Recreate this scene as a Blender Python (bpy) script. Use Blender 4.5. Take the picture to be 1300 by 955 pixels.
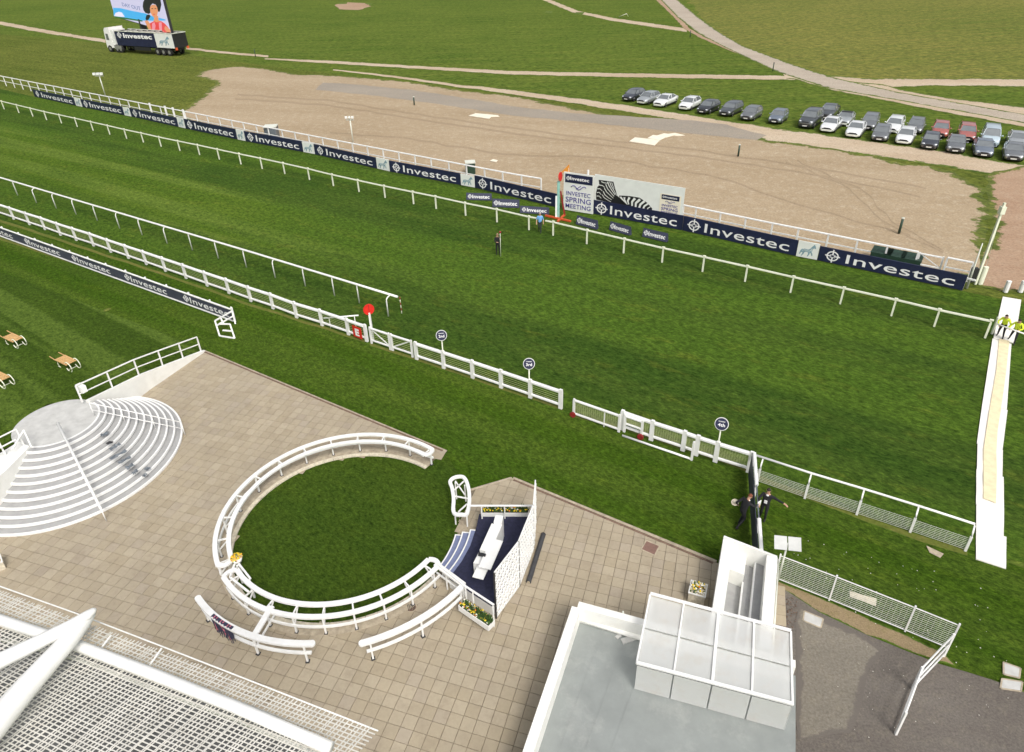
import bpy, bmesh, math, random
from mathutils import Vector, Matrix, noise
from mathutils.geometry import tessellate_polygon
random.seed(7)
sc = bpy.context.scene
for o in list(bpy.data.objects): bpy.data.objects.remove(o)
# ------------------------------------------------------------------ camera
CAMZ = 21.5; TH = math.radians(31.0); RL = 0.025; FPX = 867.0
FW = Vector((0, math.cos(TH), -math.sin(TH)))
R0 = Vector((1, 0, 0)); U0 = Vector((0, math.sin(TH), math.cos(TH)))
RT = R0*math.cos(RL) - U0*math.sin(RL); UP = R0*math.sin(RL) + U0*math.cos(RL)
CP = Vector((0, 0, CAMZ))
cd = bpy.data.cameras.new('camera'); cam = bpy.data.objects.new('camera', cd)
sc.collection.objects.link(cam); sc.camera = cam
M = Matrix((RT, UP, -FW)).transposed().to_4x4(); M.translation = CP
cam.matrix_world = M
cd.sensor_width = 36; cd.sensor_fit = 'HORIZONTAL'; cd.lens = 36*FPX/1300; cd.shift_y = -45.0/1300
cd.clip_start = 0.2; cd.clip_end = 4000
# ------------------------------------------------------------------ world, sun, exposure
w = bpy.data.worlds.new('World'); sc.world = w; w.use_nodes = True
SUN_EL, SUN_AZ = 50, 158           # azimuth from +Y clockwise: the sun stands behind the stand, a little to the right
nt = w.node_tree; sky = nt.nodes.new('ShaderNodeTexSky'); sky.sky_type = 'NISHITA'; sky.sun_disc = False
sky.sun_elevation = math.radians(SUN_EL); sky.sun_rotation = math.radians(SUN_AZ)
sky.air_density = 1.0; sky.dust_density = 6.0; sky.ozone_density = 1.0
hs_ = nt.nodes.new('ShaderNodeHueSaturation'); hs_.inputs['Saturation'].default_value = .35      # thin high cloud
nt.links.new(sky.outputs[0], hs_.inputs['Color']); nt.links.new(hs_.outputs[0], nt.nodes['Background'].inputs[0]); nt.nodes['Background'].inputs[1].default_value = 0.14
sl = bpy.data.lights.new('sun', 'SUN'); so = bpy.data.objects.new('sun', sl); sc.collection.objects.link(so)
sl.energy = 1.45; sl.angle = math.radians(15); sl.color = (1, .96, .9)
a_, e_ = math.radians(SUN_AZ), math.radians(SUN_EL)
sd = Vector((math.sin(a_)*math.cos(e_), math.cos(a_)*math.cos(e_), math.sin(e_)))
so.rotation_euler = sd.to_track_quat('Z', 'Y').to_euler()
sc.view_settings.view_transform = 'Standard'; sc.view_settings.look = 'None'
sc.view_settings.exposure = 0.2; sc.view_settings.gamma = 1
sc.render.engine = 'CYCLES'

# ------------------------------------------------------------------ helpers
def G(px, py, z=0.0):
    d = FW + RT*((px-650)/FPX) - UP*((py-432.5)/FPX)
    return CP + d*((z-CAMZ)/d.z)
def PR(v):
    v = Vector(v) - CP; f = v.dot(FW)
    return 650+FPX*v.dot(RT)/f, 432.5-FPX*v.dot(UP)/f
def hz(base, ty):
    lo, hi = 0.0, 30.0
    for _ in range(40):
        m = (lo+hi)/2
        if PR((base.x, base.y, base.z+m))[1] > ty: lo = m
        else: hi = m
    return lo
def onplane(px, py, o, n):
    d = FW + RT*((px-650)/FPX) - UP*((py-432.5)/FPX)
    return CP + d*((o-CP).dot(n)/d.dot(n))
def interp(x, xs, ys):
    if x <= xs[0]: i = 0
    elif x >= xs[-1]: i = len(xs)-2
    else: i = max(k for k in range(len(xs)-1) if xs[k] <= x)
    t = (x-xs[i])/(xs[i+1]-xs[i]); return ys[i]+t*(ys[i+1]-ys[i])
COL = sc.collection
class MB:
    def __init__(s): s.v = []; s.f = []; s.m = []; s.sm = []
    def add(s, vs, fs, m=0, smooth=False):
        b = len(s.v); s.v += [Vector(v) for v in vs]
        for f in fs: s.f.append([b+i for i in f]); s.m.append(m); s.sm.append(smooth)
        return s
    def box(s, c, sz, rz=0, m=0, mat=None):
        c = Vector(c); R = mat or Matrix.Rotation(rz, 3, 'Z')
        vs = [c + R @ Vector((sx*sz[0]/2, sy*sz[1]/2, sz_*sz[2]/2)) for sz_ in (-1, 1) for sx, sy in ((-1,-1),(1,-1),(1,1),(-1,1))]
        return s.add(vs, [(3,2,1,0),(4,5,6,7),(0,1,5,4),(1,2,6,5),(2,3,7,6),(3,0,4,7)], m)
    def beam(s, p, q, wd, ht, m=0, up=Vector((0,0,1))):
        p = Vector(p); q = Vector(q); d = (q-p).normalized()
        r = d.cross(up)
        r = r.normalized() if r.length > 1e-4 else Vector((1,0,0))
        u = r.cross(d).normalized(); a = r*wd/2; b = u*ht/2
        vs = [p-a-b, p+a-b, p+a+b, p-a+b, q-a-b, q+a-b, q+a+b, q-a+b]
        return s.add(vs, [(0,1,2,3),(7,6,5,4),(4,5,1,0),(5,6,2,1),(6,7,3,2),(7,4,0,3)], m)
    def bbeam(s, p, q, wd, ht, m=0, c=0.25):
        # beam with chamfered upper edges
        p = Vector(p); q = Vector(q); d = (q-p).normalized(); r = d.cross(Vector((0,0,1)))
        r = r.normalized() if r.length > 1e-4 else Vector((1,0,0)); u = r.cross(d).normalized()
        pr = [(-1,-1),(1,-1),(1,1-2*c),(1-2*c,1),(-1+2*c,1),(-1,1-2*c)]
        vs = [x + r*(a*wd/2) + u*(b*ht/2) for x in (p, q) for a, b in pr]; n = 6
        fs = [tuple(range(n)), tuple(range(2*n-1, n-1, -1))] + [((i+1) % n, i, n+i, n+(i+1) % n) for i in range(n)]
        return s.add(vs, fs, m)
    def tube(s, pts, r, n=8, m=0, closed=False, caps=True, smooth=True, sq=None, r2=None):
        pts = [Vector(p) for p in pts]; N = len(pts); rings = []
        for i, p in enumerate(pts):
            if closed: d = pts[(i+1) % N]-pts[i-1]
            else: d = pts[min(i+1, N-1)]-pts[max(i-1, 0)]
            d.normalize(); up = Vector((0,0,1)) if abs(d.z) < .95 else Vector((1,0,0))
            a = d.cross(up).normalized(); b = a.cross(d).normalized()
            rr = r if r2 is None else r+(r2-r)*i/(N-1)
            if sq: rings.append([p + a*(sx*sq[0]/2) + b*(sy*sq[1]/2) for sx, sy in ((-1,-1),(1,-1),(1,1),(-1,1))])
            else: rings.append([p + a*(rr*math.cos(2*math.pi*k/n)) + b*(rr*math.sin(2*math.pi*k/n)) for k in range(n)])
        k = len(rings[0]); vs = [v for g in rings for v in g]; fs = []
        for i in range(N if closed else N-1):
            j = (i+1) % N
            for q in range(k): fs.append((i*k+q, i*k+(q+1) % k, j*k+(q+1) % k, j*k+q))
        if caps and not closed: fs += [tuple(range(k-1, -1, -1)), tuple((N-1)*k+q for q in range(k))]
        return s.add(vs, fs, m, smooth and not sq)
    def prism(s, poly, vec, m=0):
        vec = Vector(vec); n = len(poly); vs = [Vector(p) for p in poly] + [Vector(p)+vec for p in poly]
        tr = tessellate_polygon([[Vector(p) for p in poly]])
        fs = [tuple(t) for t in tr] + [tuple(n+i for i in reversed(t)) for t in tr]
        fs += [(i, (i+1) % n, n+(i+1) % n, n+i) for i in range(n)]
        return s.add(vs, fs, m)
    def disc(s, c, nrm, r, th, n=24, m=0, ry=None):
        nrm = Vector(nrm).normalized(); a = nrm.orthogonal().normalized() if abs(nrm.z) > .9 else Vector((0,0,1)).cross(nrm).normalized(); b = nrm.cross(a)
        pts = [Vector(c)+a*(r*math.cos(2*math.pi*k/n))+b*((ry or r)*math.sin(2*math.pi*k/n)) for k in range(n)]
        vs = pts+[p+nrm*th for p in pts]
        return s.add(vs, [tuple(range(n-1,-1,-1)), tuple(range(n, 2*n))]+[(i,(i+1)%n,n+(i+1)%n,n+i) for i in range(n)], m)
    def ball(s, c, r, sc_=(1,1,1), n=8, k=6, m=0, jit=0):
        c = Vector(c); vs = []; fs = []
        for i in range(k+1):
            t = math.pi*i/k
            for j in range(n):
                p = 2*math.pi*j/n; rr = r*(1+random.uniform(-jit, jit))
                vs.append(c+Vector((rr*math.sin(t)*math.cos(p)*sc_[0], rr*math.sin(t)*math.sin(p)*sc_[1], rr*math.cos(t)*sc_[2])))
        for i in range(k):
            for j in range(n): fs.append((i*n+j, (i+1)*n+j, (i+1)*n+(j+1) % n, i*n+(j+1) % n))
        return s.add(vs, fs, m, True)
    def mesh(s, name, mats, origin=None):
        o = Vector(origin) if origin is not None else Vector((0,0,0))
        me = bpy.data.meshes.new(name); me.from_pydata([v-o for v in s.v], [], s.f)
        for mm in (mats if isinstance(mats, (list, tuple)) else [mats]): me.materials.append(mm)
        for p, i, sm in zip(me.polygons, s.m, s.sm): p.material_index = i; p.use_smooth = sm
        me.update(); return me
def link(name, me, parent=None, mx=None):
    o = bpy.data.objects.new(name, me); COL.objects.link(o)
    if parent is not None: o.parent = parent
    if mx is not None: o.matrix_basis = mx
    return o
def wloc(o):
    v = Vector((0,0,0))
    while o is not None: v = v + o.location; o = o.parent
    return v
def part(name, mb, mats, parent, local=False, label=None, stuff=False):
    """mb in world coordinates (parents are never rotated for these) unless local"""
    o = link(name, mb.mesh(name, mats, None if local else wloc(parent)), parent)
    if label: o['label'] = label
    if stuff: o['kind'] = 'stuff'
    return o
def tag(o, label, cat, group=None):
    o['label'] = label; o['category'] = cat
    if group: o['group'] = group
    return o
def thing(name, label, cat, loc=(0,0,0), rz=0, group=None):
    o = bpy.data.objects.new(name, None); COL.objects.link(o); o.empty_display_size = .3
    o.location = loc; o.rotation_euler = (0,0,rz); return tag(o, label, cat, group)
def single(name, mb, mats, label, cat, loc, group=None):
    o = link(name, mb.mesh(name, mats, loc)); o.location = loc; return tag(o, label, cat, group)
def struct(name, mb, mats):
    o = link(name, mb.mesh(name, mats)); o['kind'] = 'structure'; return o
def copy_tree(o, parent=None):
    c = o.copy(); COL.objects.link(c); c.parent = parent
    for ch in list(o.children): copy_tree(ch, c)
    return c

# ------------------------------------------------------------------ materials
def newmat(name):
    m = bpy.data.materials.new(name); m.use_nodes = True; nt = m.node_tree
    return m, nt, nt.nodes['Principled BSDF']
def N(nt, t, **kw):
    n = nt.nodes.new(t)
    for k, v in kw.items():
        if k.startswith('i_'):
            key = k[2:]; key = int(key) if key.isdigit() else key
            n.inputs[key].default_value = v
        else: setattr(n, k, v)
    return n
def L(nt, a, b): nt.links.new(a, b)
def mth(nt, op, a, b=None, clamp=False):
    n = nt.nodes.new('ShaderNodeMath'); n.operation = op; n.use_clamp = clamp
    for i, x in enumerate((a, b)):
        if x is None: continue
        if isinstance(x, (int, float)): n.inputs[i].default_value = x
        else: L(nt, x, n.inputs[i])
    return n.outputs[0]
def mixc(nt, fac, a, b, mode='MIX'):
    n = nt.nodes.new('ShaderNodeMix'); n.data_type = 'RGBA'; n.blend_type = mode
    for s, x in ((n.inputs['Factor'], fac), (n.inputs[6], a), (n.inputs[7], b)):
        if isinstance(x, (int, float)): s.default_value = x
        elif isinstance(x, tuple): s.default_value = (*x[:3], 1)
        else: L(nt, x, s)
    return n.outputs[2]
def ramp(nt, fac, lo, hi):
    n = N(nt, 'ShaderNodeMapRange', clamp=True); n.inputs[1].default_value = lo; n.inputs[2].default_value = hi
    L(nt, fac, n.inputs[0]); return n.outputs[0]
def pos(nt, sx=1, sy=1, sz=1, rz=0):
    g = N(nt, 'ShaderNodeNewGeometry'); m = N(nt, 'ShaderNodeMapping'); m.vector_type = 'POINT'
    r = N(nt, 'ShaderNodeMapping'); r.inputs['Rotation'].default_value = (0, 0, rz)
    L(nt, g.outputs['Position'], r.inputs[0]); L(nt, r.outputs[0], m.inputs[0])
    m.inputs['Scale'].default_value = (sx, sy, sz); return m.outputs[0]
def nz(nt, vec, scale, detail=4, rough=.6):
    n = N(nt, 'ShaderNodeTexNoise'); n.inputs['Scale'].default_value = scale
    n.inputs['Detail'].default_value = detail; n.inputs['Roughness'].default_value = rough
    L(nt, vec, n.inputs['Vector']); return n.outputs['Fac']
def bump(nt, bsdf, h, strength, dist):
    b = N(nt, 'ShaderNodeBump'); b.inputs['Strength'].default_value = strength; b.inputs['Distance'].default_value = dist
    L(nt, h, b.inputs['Height']); L(nt, b.outputs[0], bsdf.inputs['Normal'])
def paint(name, c, rough=.5, var=.12, scale=3, metallic=0, coat=0, dirt=None, dscale=1.5, damt=.3, local=False, bmp=0, bscale=40):
    m, nt, b = newmat(name)
    if local:
        tc = N(nt, 'ShaderNodeTexCoord'); p = tc.outputs['Object']
    else: p = pos(nt)
    n1 = nz(nt, p, scale, 5)
    lo = tuple(max(0, x*(1-var)) for x in c); hi = tuple(min(1, x*(1+var)) for x in c)
    col = mixc(nt, ramp(nt, n1, .3, .7), lo, hi)
    if dirt:
        n2 = nz(nt, p, dscale, 8, .7); col = mixc(nt, mth(nt, 'MULTIPLY', ramp(nt, n2, .52, .72), damt), col, dirt)
    L(nt, col, b.inputs['Base Color']); b.inputs['Roughness'].default_value = rough; b.inputs['Metallic'].default_value = metallic
    b.inputs['Coat Weight'].default_value = coat
    if bmp: bump(nt, b, nz(nt, p, bscale, 3), bmp, .01)
    return m
FENCE_A = G(11, 283); FENCE_B = G(958, 600)
TD = (FENCE_B-FENCE_A).normalized(); TANG = math.atan2(TD.y, TD.x); TN = Vector((-TD.y, TD.x, 0))
def grass_nodes(nt, dark, mid, light, yellow, yam=.35, stripe=None, rz=0, fine=1.0, big=.06):
    p = pos(nt); pr = pos(nt, 1, 1, 1, -TANG); pst = pos(nt, .10, 1, 1, -TANG+rz)
    n_big = nz(nt, p, big, 6, .62); n_mid = nz(nt, pst, .55, 6, .65)
    pv = pos(nt, 1, .6, 1, math.radians(-35)+rz)
    n_f = nz(nt, pv, 3.2*fine, 6, .78); n_ff = nz(nt, pos(nt, 1, .38, 1, math.radians(-58)+rz), 9*fine, 5, .8)
    col = mixc(nt, ramp(nt, n_big, .35, .65), dark, mid)
    col = mixc(nt, mth(nt, 'MULTIPLY', ramp(nt, n_mid, .42, .66), .55), col, light)
    if stripe:
        wd, ang, amt, cc = stripe
        ps = pos(nt, 0.012, 1.0/wd, 0, -TANG+ang)
        s = nz(nt, ps, 1.0, 2, .5)
        col = mixc(nt, mth(nt, 'MULTIPLY', ramp(nt, s, .45, .55), amt), col, cc)
    n_y = nz(nt, pos(nt, .28, 1, 1, -TANG+rz), .9, 8, .72)
    col = mixc(nt, mth(nt, 'MULTIPLY', ramp(nt, n_y, .55, .78), yam), col, yellow)
    # tufts: tone varies from clump to clump with the bump noise
    f = ramp(nt, n_f, .34, .66)
    col = mixc(nt, f, mixc(nt, 1.0, col, (.52,.58,.50), 'MULTIPLY'), mixc(nt, 1.0, col, (1.44,1.40,1.1), 'MULTIPLY'))
    f2 = ramp(nt, n_ff, .36, .66)
    col = mixc(nt, f2, mixc(nt, 1.0, col, (.60,.66,.55), 'MULTIPLY'), mixc(nt, 1.0, col, (1.50,1.46,1.1), 'MULTIPLY'))
    h = mth(nt, 'ADD', mth(nt, 'MULTIPLY', n_f, 1.0), mth(nt, 'MULTIPLY', n_ff, .5))
    return col, h
GP = dict(
    track=dict(dark=(0.038,0.078,0.017), mid=(0.053,0.096,0.021), light=(0.081,0.124,0.031), yellow=(.16,.155,.035), yam=.55, stripe=(5.5, 0.0, .5, (.086,.150,.026))),
    lawn=dict(dark=(0.050,0.095,0.016), mid=(0.070,0.118,0.021), light=(0.098,0.145,0.029), yellow=(.12,.155,.025), yam=.5, stripe=(1.5, 0.03, .45, (.034,.085,.004)), fine=1.5),
    ring=dict(dark=(0.042,0.080,0.015), mid=(0.057,0.098,0.019), light=(0.072,0.112,0.019), yellow=(.10,.125,.02), yam=.4, fine=1.6, big=.25),
    terrace=dict(dark=(0.047,0.088,0.017), mid=(0.064,0.108,0.021), light=(0.078,0.126,0.022), yellow=(.10,.15,.03), yam=.25, stripe=(1.7, 0.10, .75, (.115,.175,.045)), fine=1.5),
    downs=dict(dark=(0.068,0.112,0.025), mid=(0.098,0.138,0.035), light=(0.154,0.175,0.055), yellow=(.24,.23,.07), yam=.55, fine=.45, big=.02, rz=TANG),
    far=dict(dark=(0.111,0.138,0.045), mid=(0.159,0.164,0.063), light=(0.212,0.185,0.082), yellow=(.28,.25,.10), yam=.55, fine=.3, big=.02, rz=TANG-.25),
    infield=dict(dark=(0.083,0.110,0.029), mid=(0.111,0.130,0.041), light=(0.159,0.172,0.055), yellow=(.24,.205,.08), yam=.5, fine=.6, big=.03),
)
def grass(name, key):
    m, nt, b = newmat(name); col, h = grass_nodes(nt, **GP[key]); L(nt, col, b.inputs['Base Color'])
    b.inputs['Roughness'].default_value = .9; b.inputs['Specular IOR Level'].default_value = .04
    bump(nt, b, h, 1.0, .14); return m
def dirtmat(name, a, bcol, c, key, gscale=1.0, fademix=True, under=None):
    m, nt, b = newmat(name); p = pos(nt); ps = pos(nt, .35, 1, 1, math.radians(16))
    n1 = nz(nt, ps, .16*gscale, 8, .65); n2 = nz(nt, p, 1.3*gscale, 8, .75); n3 = nz(nt, p, 6*gscale, 4, .7)
    col = mixc(nt, ramp(nt, n1, .35, .65), a, bcol)
    col = mixc(nt, mth(nt, 'MULTIPLY', ramp(nt, n2, .5, .72), .6), col, c)
    col = mixc(nt, ramp(nt, n3, .3, .7), mixc(nt, 1.0, col, (.74,.73,.72), 'MULTIPLY'), mixc(nt, 1.0, col, (1.24,1.24,1.24), 'MULTIPLY'))
    if fademix:
        g = under or grass_nodes(nt, **GP[key])[0]; at = N(nt, 'ShaderNodeAttribute', attribute_name='edge')
        ne = nz(nt, p, .8, 10, .72); f = mth(nt, 'ADD', mth(nt, 'MULTIPLY', mth(nt, 'SUBTRACT', at.outputs['Fac'], .10), 1.5), mth(nt, 'MULTIPLY', mth(nt, 'SUBTRACT', ne, .5), 3.2))
        col = mixc(nt, ramp(nt, f, .32, .55), g, col)
    L(nt, col, b.inputs['Base Color']); b.inputs['Roughness'].default_value = .92; b.inputs['Specular IOR Level'].default_value = .2
    bump(nt, b, mth(nt, 'ADD', n2, mth(nt, 'MULTIPLY', n3, .4)), .6, .06); return m

MT = {}
MT['g_track'] = grass('turf_track', 'track'); MT['g_lawn'] = grass('turf_lawn', 'lawn'); MT['g_ring'] = grass('turf_ring', 'ring')
MT['g_terr'] = grass('turf_terrace', 'terrace'); MT['g_downs'] = grass('turf_downs', 'downs'); MT['g_far'] = grass('turf_far', 'far'); MT['g_inf'] = grass('turf_infield', 'infield')
MT['dirt'] = dirtmat('bare_sand', (.335,.255,.160), (.40,.315,.210), (.56,.49,.38), 'infield')
MT['path'] = dirtmat('sandy_path', (.44,.34,.235), (.52,.43,.32), (.36,.27,.18), 'downs')
MT['road'] = dirtmat('grey_track', (.36,.31,.25), (.44,.38,.31), (.50,.43,.33), 'downs')
MT['asph'] = dirtmat('worn_asphalt', (.27,.24,.20), (.33,.29,.235), (.40,.33,.24), 'infield', fademix=False)
MT['reddirt'] = dirtmat('reddish_earth', (.33,.215,.14), (.40,.28,.19), (.46,.36,.26), 'infield')
MT['tarmac2'] = dirtmat('worn_tarmac', (.175,.158,.13), (.215,.195,.16), (.25,.225,.17), 'lawn', gscale=2.0, under=(.145,.128,.112))
MT['tarmac'] = dirtmat('tarmac', (.12,.105,.092), (.165,.148,.13), (.21,.185,.145), 'lawn', gscale=2.2, fademix=False)
MT['white'] = paint('white_paint', (.80,.80,.78), .45, .05, 2, dirt=(.50,.49,.44), dscale=2.5, damt=.28, bmp=.15)
MT['rail'] = paint('white_rail_plastic', (.82,.82,.79), .3, .03, 1, dirt=(.6,.6,.55), damt=.2)
MT['cream'] = paint('cream_rail', (.78,.80,.64), .4, .05, 1)
MT['galv'] = paint('pale_wire', (.66,.68,.60), .5, .08, 3)
MT['wire'] = paint('fence_wire', (.42,.45,.22), .5, .15, 3)
MT['navy'] = paint('navy_board', (.014,.018,.055), .4, .25, 1.2, dirt=(.05,.05,.09), damt=.3)
MT['navyflag'] = paint('dusty_navy_board', (.050,.053,.085), .5, .2, 1.2, dirt=(.12,.12,.14), damt=.4)
MT['foamnavy'] = paint('slate_navy_foam', (.045,.05,.09), .6, .15, 2)
MT['letter'] = paint('white_lettering', (.82,.82,.82), .5, .03, 2)
MT['boardw'] = paint('white_board', (.74,.76,.73), .5, .05, 1.5)
MT['zebrab'] = paint('blue_grey_print', (.20,.32,.38), .5, .3, 6)
MT['black'] = paint('black_print', (.012,.012,.014), .5, .2, 2)
MT['blackp'] = paint('black_plastic', (.02,.02,.022), .45, .2, 3)
MT['dkgreen'] = paint('dark_green_paint', (.02,.05,.032), .5, .2, 3)
MT['red'] = paint('red_paint', (.62,.02,.012), .45, .12, 4)
MT['dkred'] = paint('dark_red_paint', (.25,.02,.02), .5, .2, 4)
MT['orange'] = paint('orange_red_paint', (.60,.10,.03), .5, .15, 4)
MT['amber'] = paint('amber_cloth', (.75,.30,.05), .6, .15, 4)
MT['teal'] = paint('pale_teal_paint', (.25,.48,.42), .5, .15, 3)
MT['purple'] = paint('indigo_print', (.07,.06,.28), .5, .15, 3)
MT['kerb'] = paint('kerb_stone', (.40,.34,.25), .85, .25, 5, dirt=(.25,.2,.14), dscale=4, damt=.6, bmp=.5)
MT['kerbw'] = paint('cream_kerb', (.62,.56,.44), .85, .2, 8, dirt=(.3,.26,.18), dscale=6, damt=.7, bmp=.6)
MT['edge'] = paint('brown_edging', (.16,.105,.075), .9, .3, 6)
MT['concrete'] = paint('pale_concrete', (.50,.50,.48), .85, .12, 2.5, dirt=(.33,.33,.31), dscale=1.6, damt=.6, bmp=.3)
MT['tread'] = paint('grey_tread', (.35,.35,.345), .85, .10, 3, dirt=(.30,.31,.32), dscale=2.5, damt=.5, bmp=.2)
MT['roofgrey'] = paint('flat_roof_membrane', (.25,.27,.26), .7, .10, 1.2, dirt=(.38,.39,.37), dscale=.9, damt=.6, bmp=.2)
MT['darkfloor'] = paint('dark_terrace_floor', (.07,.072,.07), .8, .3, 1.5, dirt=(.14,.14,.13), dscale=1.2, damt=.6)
MT['render'] = paint('white_render', (.80,.80,.76), .7, .04, 2, dirt=(.6,.58,.5), dscale=1.3, damt=.35, bmp=.2)
MT['carpet'] = paint('navy_carpet', (.016,.018,.045), .95, .3, 8, dirt=(.03,.03,.06), dscale=3, damt=.5, bmp=.3)
MT['carpet2'] = paint('slate_blue_carpet', (.17,.20,.33), .95, .12, 8, bmp=.3)
MT['wood'] = paint('pine_slats', (.62,.38,.16), .6, .2, 8)
MT['soil'] = paint('soil', (.06,.04,.025), .95, .3, 10)
MT['leaf'] = paint('bedding_leaves', (.05,.11,.02), .7, .4, 20)
MT['yellow'] = paint('yellow_petals', (.85,.62,.03), .6, .15, 20)
MT['oranp'] = paint('orange_petals', (.80,.22,.03), .6, .2, 20)
MT['whitep'] = paint('white_petals', (.82,.80,.70), .6, .1, 20)
MT['rubber'] = paint('tyre_rubber', (.018,.018,.018), .8, .2, 5)
MT['alloy'] = paint('wheel_alloy', (.42,.42,.42), .35, .1, 5, metallic=.6)
MT['lampg'] = paint('headlamp_glass', (.62,.66,.70), .15, .1, 5)
MT['plate'] = paint('number_plate', (.75,.75,.70), .4, .05, 5)
MT['matw'] = paint('white_matting', (.82,.80,.74), .8, .06, 1.2, dirt=(.60,.52,.40), dscale=1.8, damt=.3, bmp=.2)
MT['maty'] = paint('sandy_matting', (.76,.66,.43), .9, .12, 3, dirt=(.80,.72,.5), dscale=4, damt=.7, bmp=.3)
MT['sheetw'] = paint('white_sheeting', (.80,.74,.60), .7, .06, 1)
MT['rusty'] = paint('rusty_steel', (.20,.115,.09), .8, .2, 10, bmp=.4)
MT['lamppanel'] = paint('pale_panel', (.55,.56,.54), .4, .08, 4, dirt=(.4,.4,.38))
MT['meshw'] = paint('weathered_white_mesh', (.60,.585,.54), .6, .15, 3, dirt=(.40,.36,.30), dscale=4, damt=.5)
MT['darkmat'] = paint('dark_grey_mat', (.045,.046,.05), .8, .25, 5)
MT['foil'] = paint('grey_blue_film', (.13,.15,.17), .4, .4, 9)
MT['tartan'] = paint('tartan_navy', (.03,.03,.06), .9, .3, 12)
MT['tartan2'] = paint('tartan_pink', (.50,.14,.18), .9, .2, 12)
def glassy(name, c, rough=.08):
    m = paint(name, c, rough, .1, 2); m.node_tree.nodes['Principled BSDF'].inputs['Specular IOR Level'].default_value = .8; return m
MT['cglass'] = glassy('car_window', (.22,.24,.25), .05); MT['cglass'].node_tree.nodes['Principled BSDF'].inputs['Metallic'].default_value = .35  # light grey base stands in for sky reflected in the glass
def translucent():
    m, nt, b = newmat('frosted_polycarbonate'); p = pos(nt)
    n2 = nz(nt, p, 1.6, 6, .7); n3 = nz(nt, pos(nt, 1, .3, 1, .3), 4, 5)
    col = mixc(nt, ramp(nt, n2, .5, .75), (.78,.79,.77), (.74,.71,.64))
    col = mixc(nt, mth(nt, 'MULTIPLY', ramp(nt, n3, .5, .8), .4), col, (.88,.88,.86))
    L(nt, col, b.inputs['Base Color']); b.inputs['Roughness'].default_value = .25
    tr = N(nt, 'ShaderNodeBsdfTransparent'); mx = N(nt, 'ShaderNodeMixShader'); mx.inputs[0].default_value = .45
    L(nt, tr.outputs[0], mx.inputs[1]); L(nt, b.outputs[0], mx.inputs[2]); L(nt, mx.outputs[0], nt.nodes['Material Output'].inputs[0]); return m
MT['poly'] = translucent()
def emis(name, c, s=1.0):
    m, nt, b = newmat(name); b.inputs['Base Color'].default_value = (c[0]*.3, c[1]*.3, c[2]*.3, 1)
    b.inputs['Emission Color'].default_value = (*c, 1); b.inputs['Emission Strength'].default_value = s; return m
def slabmat():
    m, nt, b = newmat('paving_slab'); oi = N(nt, 'ShaderNodeObjectInfo'); g = N(nt, 'ShaderNodeNewGeometry')
    r = mth(nt, 'FRACT', mth(nt, 'ADD', oi.outputs['Random'], g.outputs['Random Per Island']))
    p = pos(nt); n1 = nz(nt, p, .35, 5); n2 = nz(nt, p, 9, 6, .7); n3 = nz(nt, p, 1.5, 8, .75)
    col = mixc(nt, r, (.345,.288,.198), (.405,.345,.248))
    col = mixc(nt, mth(nt, 'MULTIPLY', ramp(nt, mth(nt, 'FRACT', mth(nt, 'MULTIPLY', r, 7.31)), .7, 1.0), .45), col, (.33,.278,.225))
    col = mixc(nt, mth(nt, 'MULTIPLY', ramp(nt, n1, .35, .65), .35), col, (.30,.26,.20))
    col = mixc(nt, mth(nt, 'MULTIPLY', ramp(nt, n3, .50, .72), .55), col, (.24,.195,.14))
    col = mixc(nt, n2, mixc(nt, 1.0, col, (.86,.86,.86), 'MULTIPLY'), mixc(nt, 1.0, col, (1.15,1.15,1.15), 'MULTIPLY'))
    L(nt, col, b.inputs['Base Color']); b.inputs['Roughness'].default_value = .85; bump(nt, b, n2, .3, .01); return m
MT['slab'] = slabmat()
MT['mortar'] = paint('paving_joint', (.16,.132,.09), .95, .3, 5)

# ------------------------------------------------------------------ sheets
def densify(pts, seg=.012):
    out = []
    for i in range(len(pts)):
        a, b = pts[i], pts[(i+1) % len(pts)]; d = (b-a).length; dist = ((a+b)/2-CP).length
        n = max(1, int(d/(dist*seg))); out += [a.lerp(b, k/n) for k in range(n)]
    return out
def sheet(name, px, z, mat, rag=0.0, fade=None, seed=0):
    pts = densify([G(x, y, z) for x, y in px])
    if rag:
        q = []
        for p in pts:
            v = Vector((p.x*.5+seed, p.y*.5, 0)); v2 = v*4
            q.append(p+Vector((noise.noise(v)+.5*noise.noise(v2), noise.noise(v+Vector((9,9,9)))+.5*noise.noise(v2+Vector((9,9,9))), 0))*rag)
        pts = q
    me = bpy.data.meshes.new(name); vs = list(pts); n = len(pts)
    if fade:
        ar = sum(pts[i].x*pts[(i+1)%n].y-pts[(i+1)%n].x*pts[i].y for i in range(n)); s = 1 if ar > 0 else -1
        inn = []
        for i in range(n):
            d = (pts[(i+3) % n]-pts[i-3]).normalized(); inn.append(pts[i]+Vector((-d.y, d.x, 0))*s*fade+Vector((0,0,.004+.0008*math.sin(i*1.7))))
        vs += inn; fs = [(i, (i+1)%n, n+(i+1)%n, n+i) for i in range(n)]
        fs += [tuple(n+k for k in t) for t in tessellate_polygon([inn])]
    else: fs = [tuple(t) for t in tessellate_polygon([pts])]
    me.from_pydata(vs, [], fs)
    if fade:
        at = me.attributes.new('edge', 'FLOAT', 'POINT')
        for i in range(len(vs)): at.data[i].value = 0.0 if i < n else 1.0
    me.materials.append(mat); me.update()
    bm = bmesh.new(); bm.from_mesh(me)
    for f in bm.faces:
        if f.normal.z < 0: f.normal_flip()
    bm.to_mesh(me); bm.free()
    o = link(name, me); o['kind'] = 'structure'; return o
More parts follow.
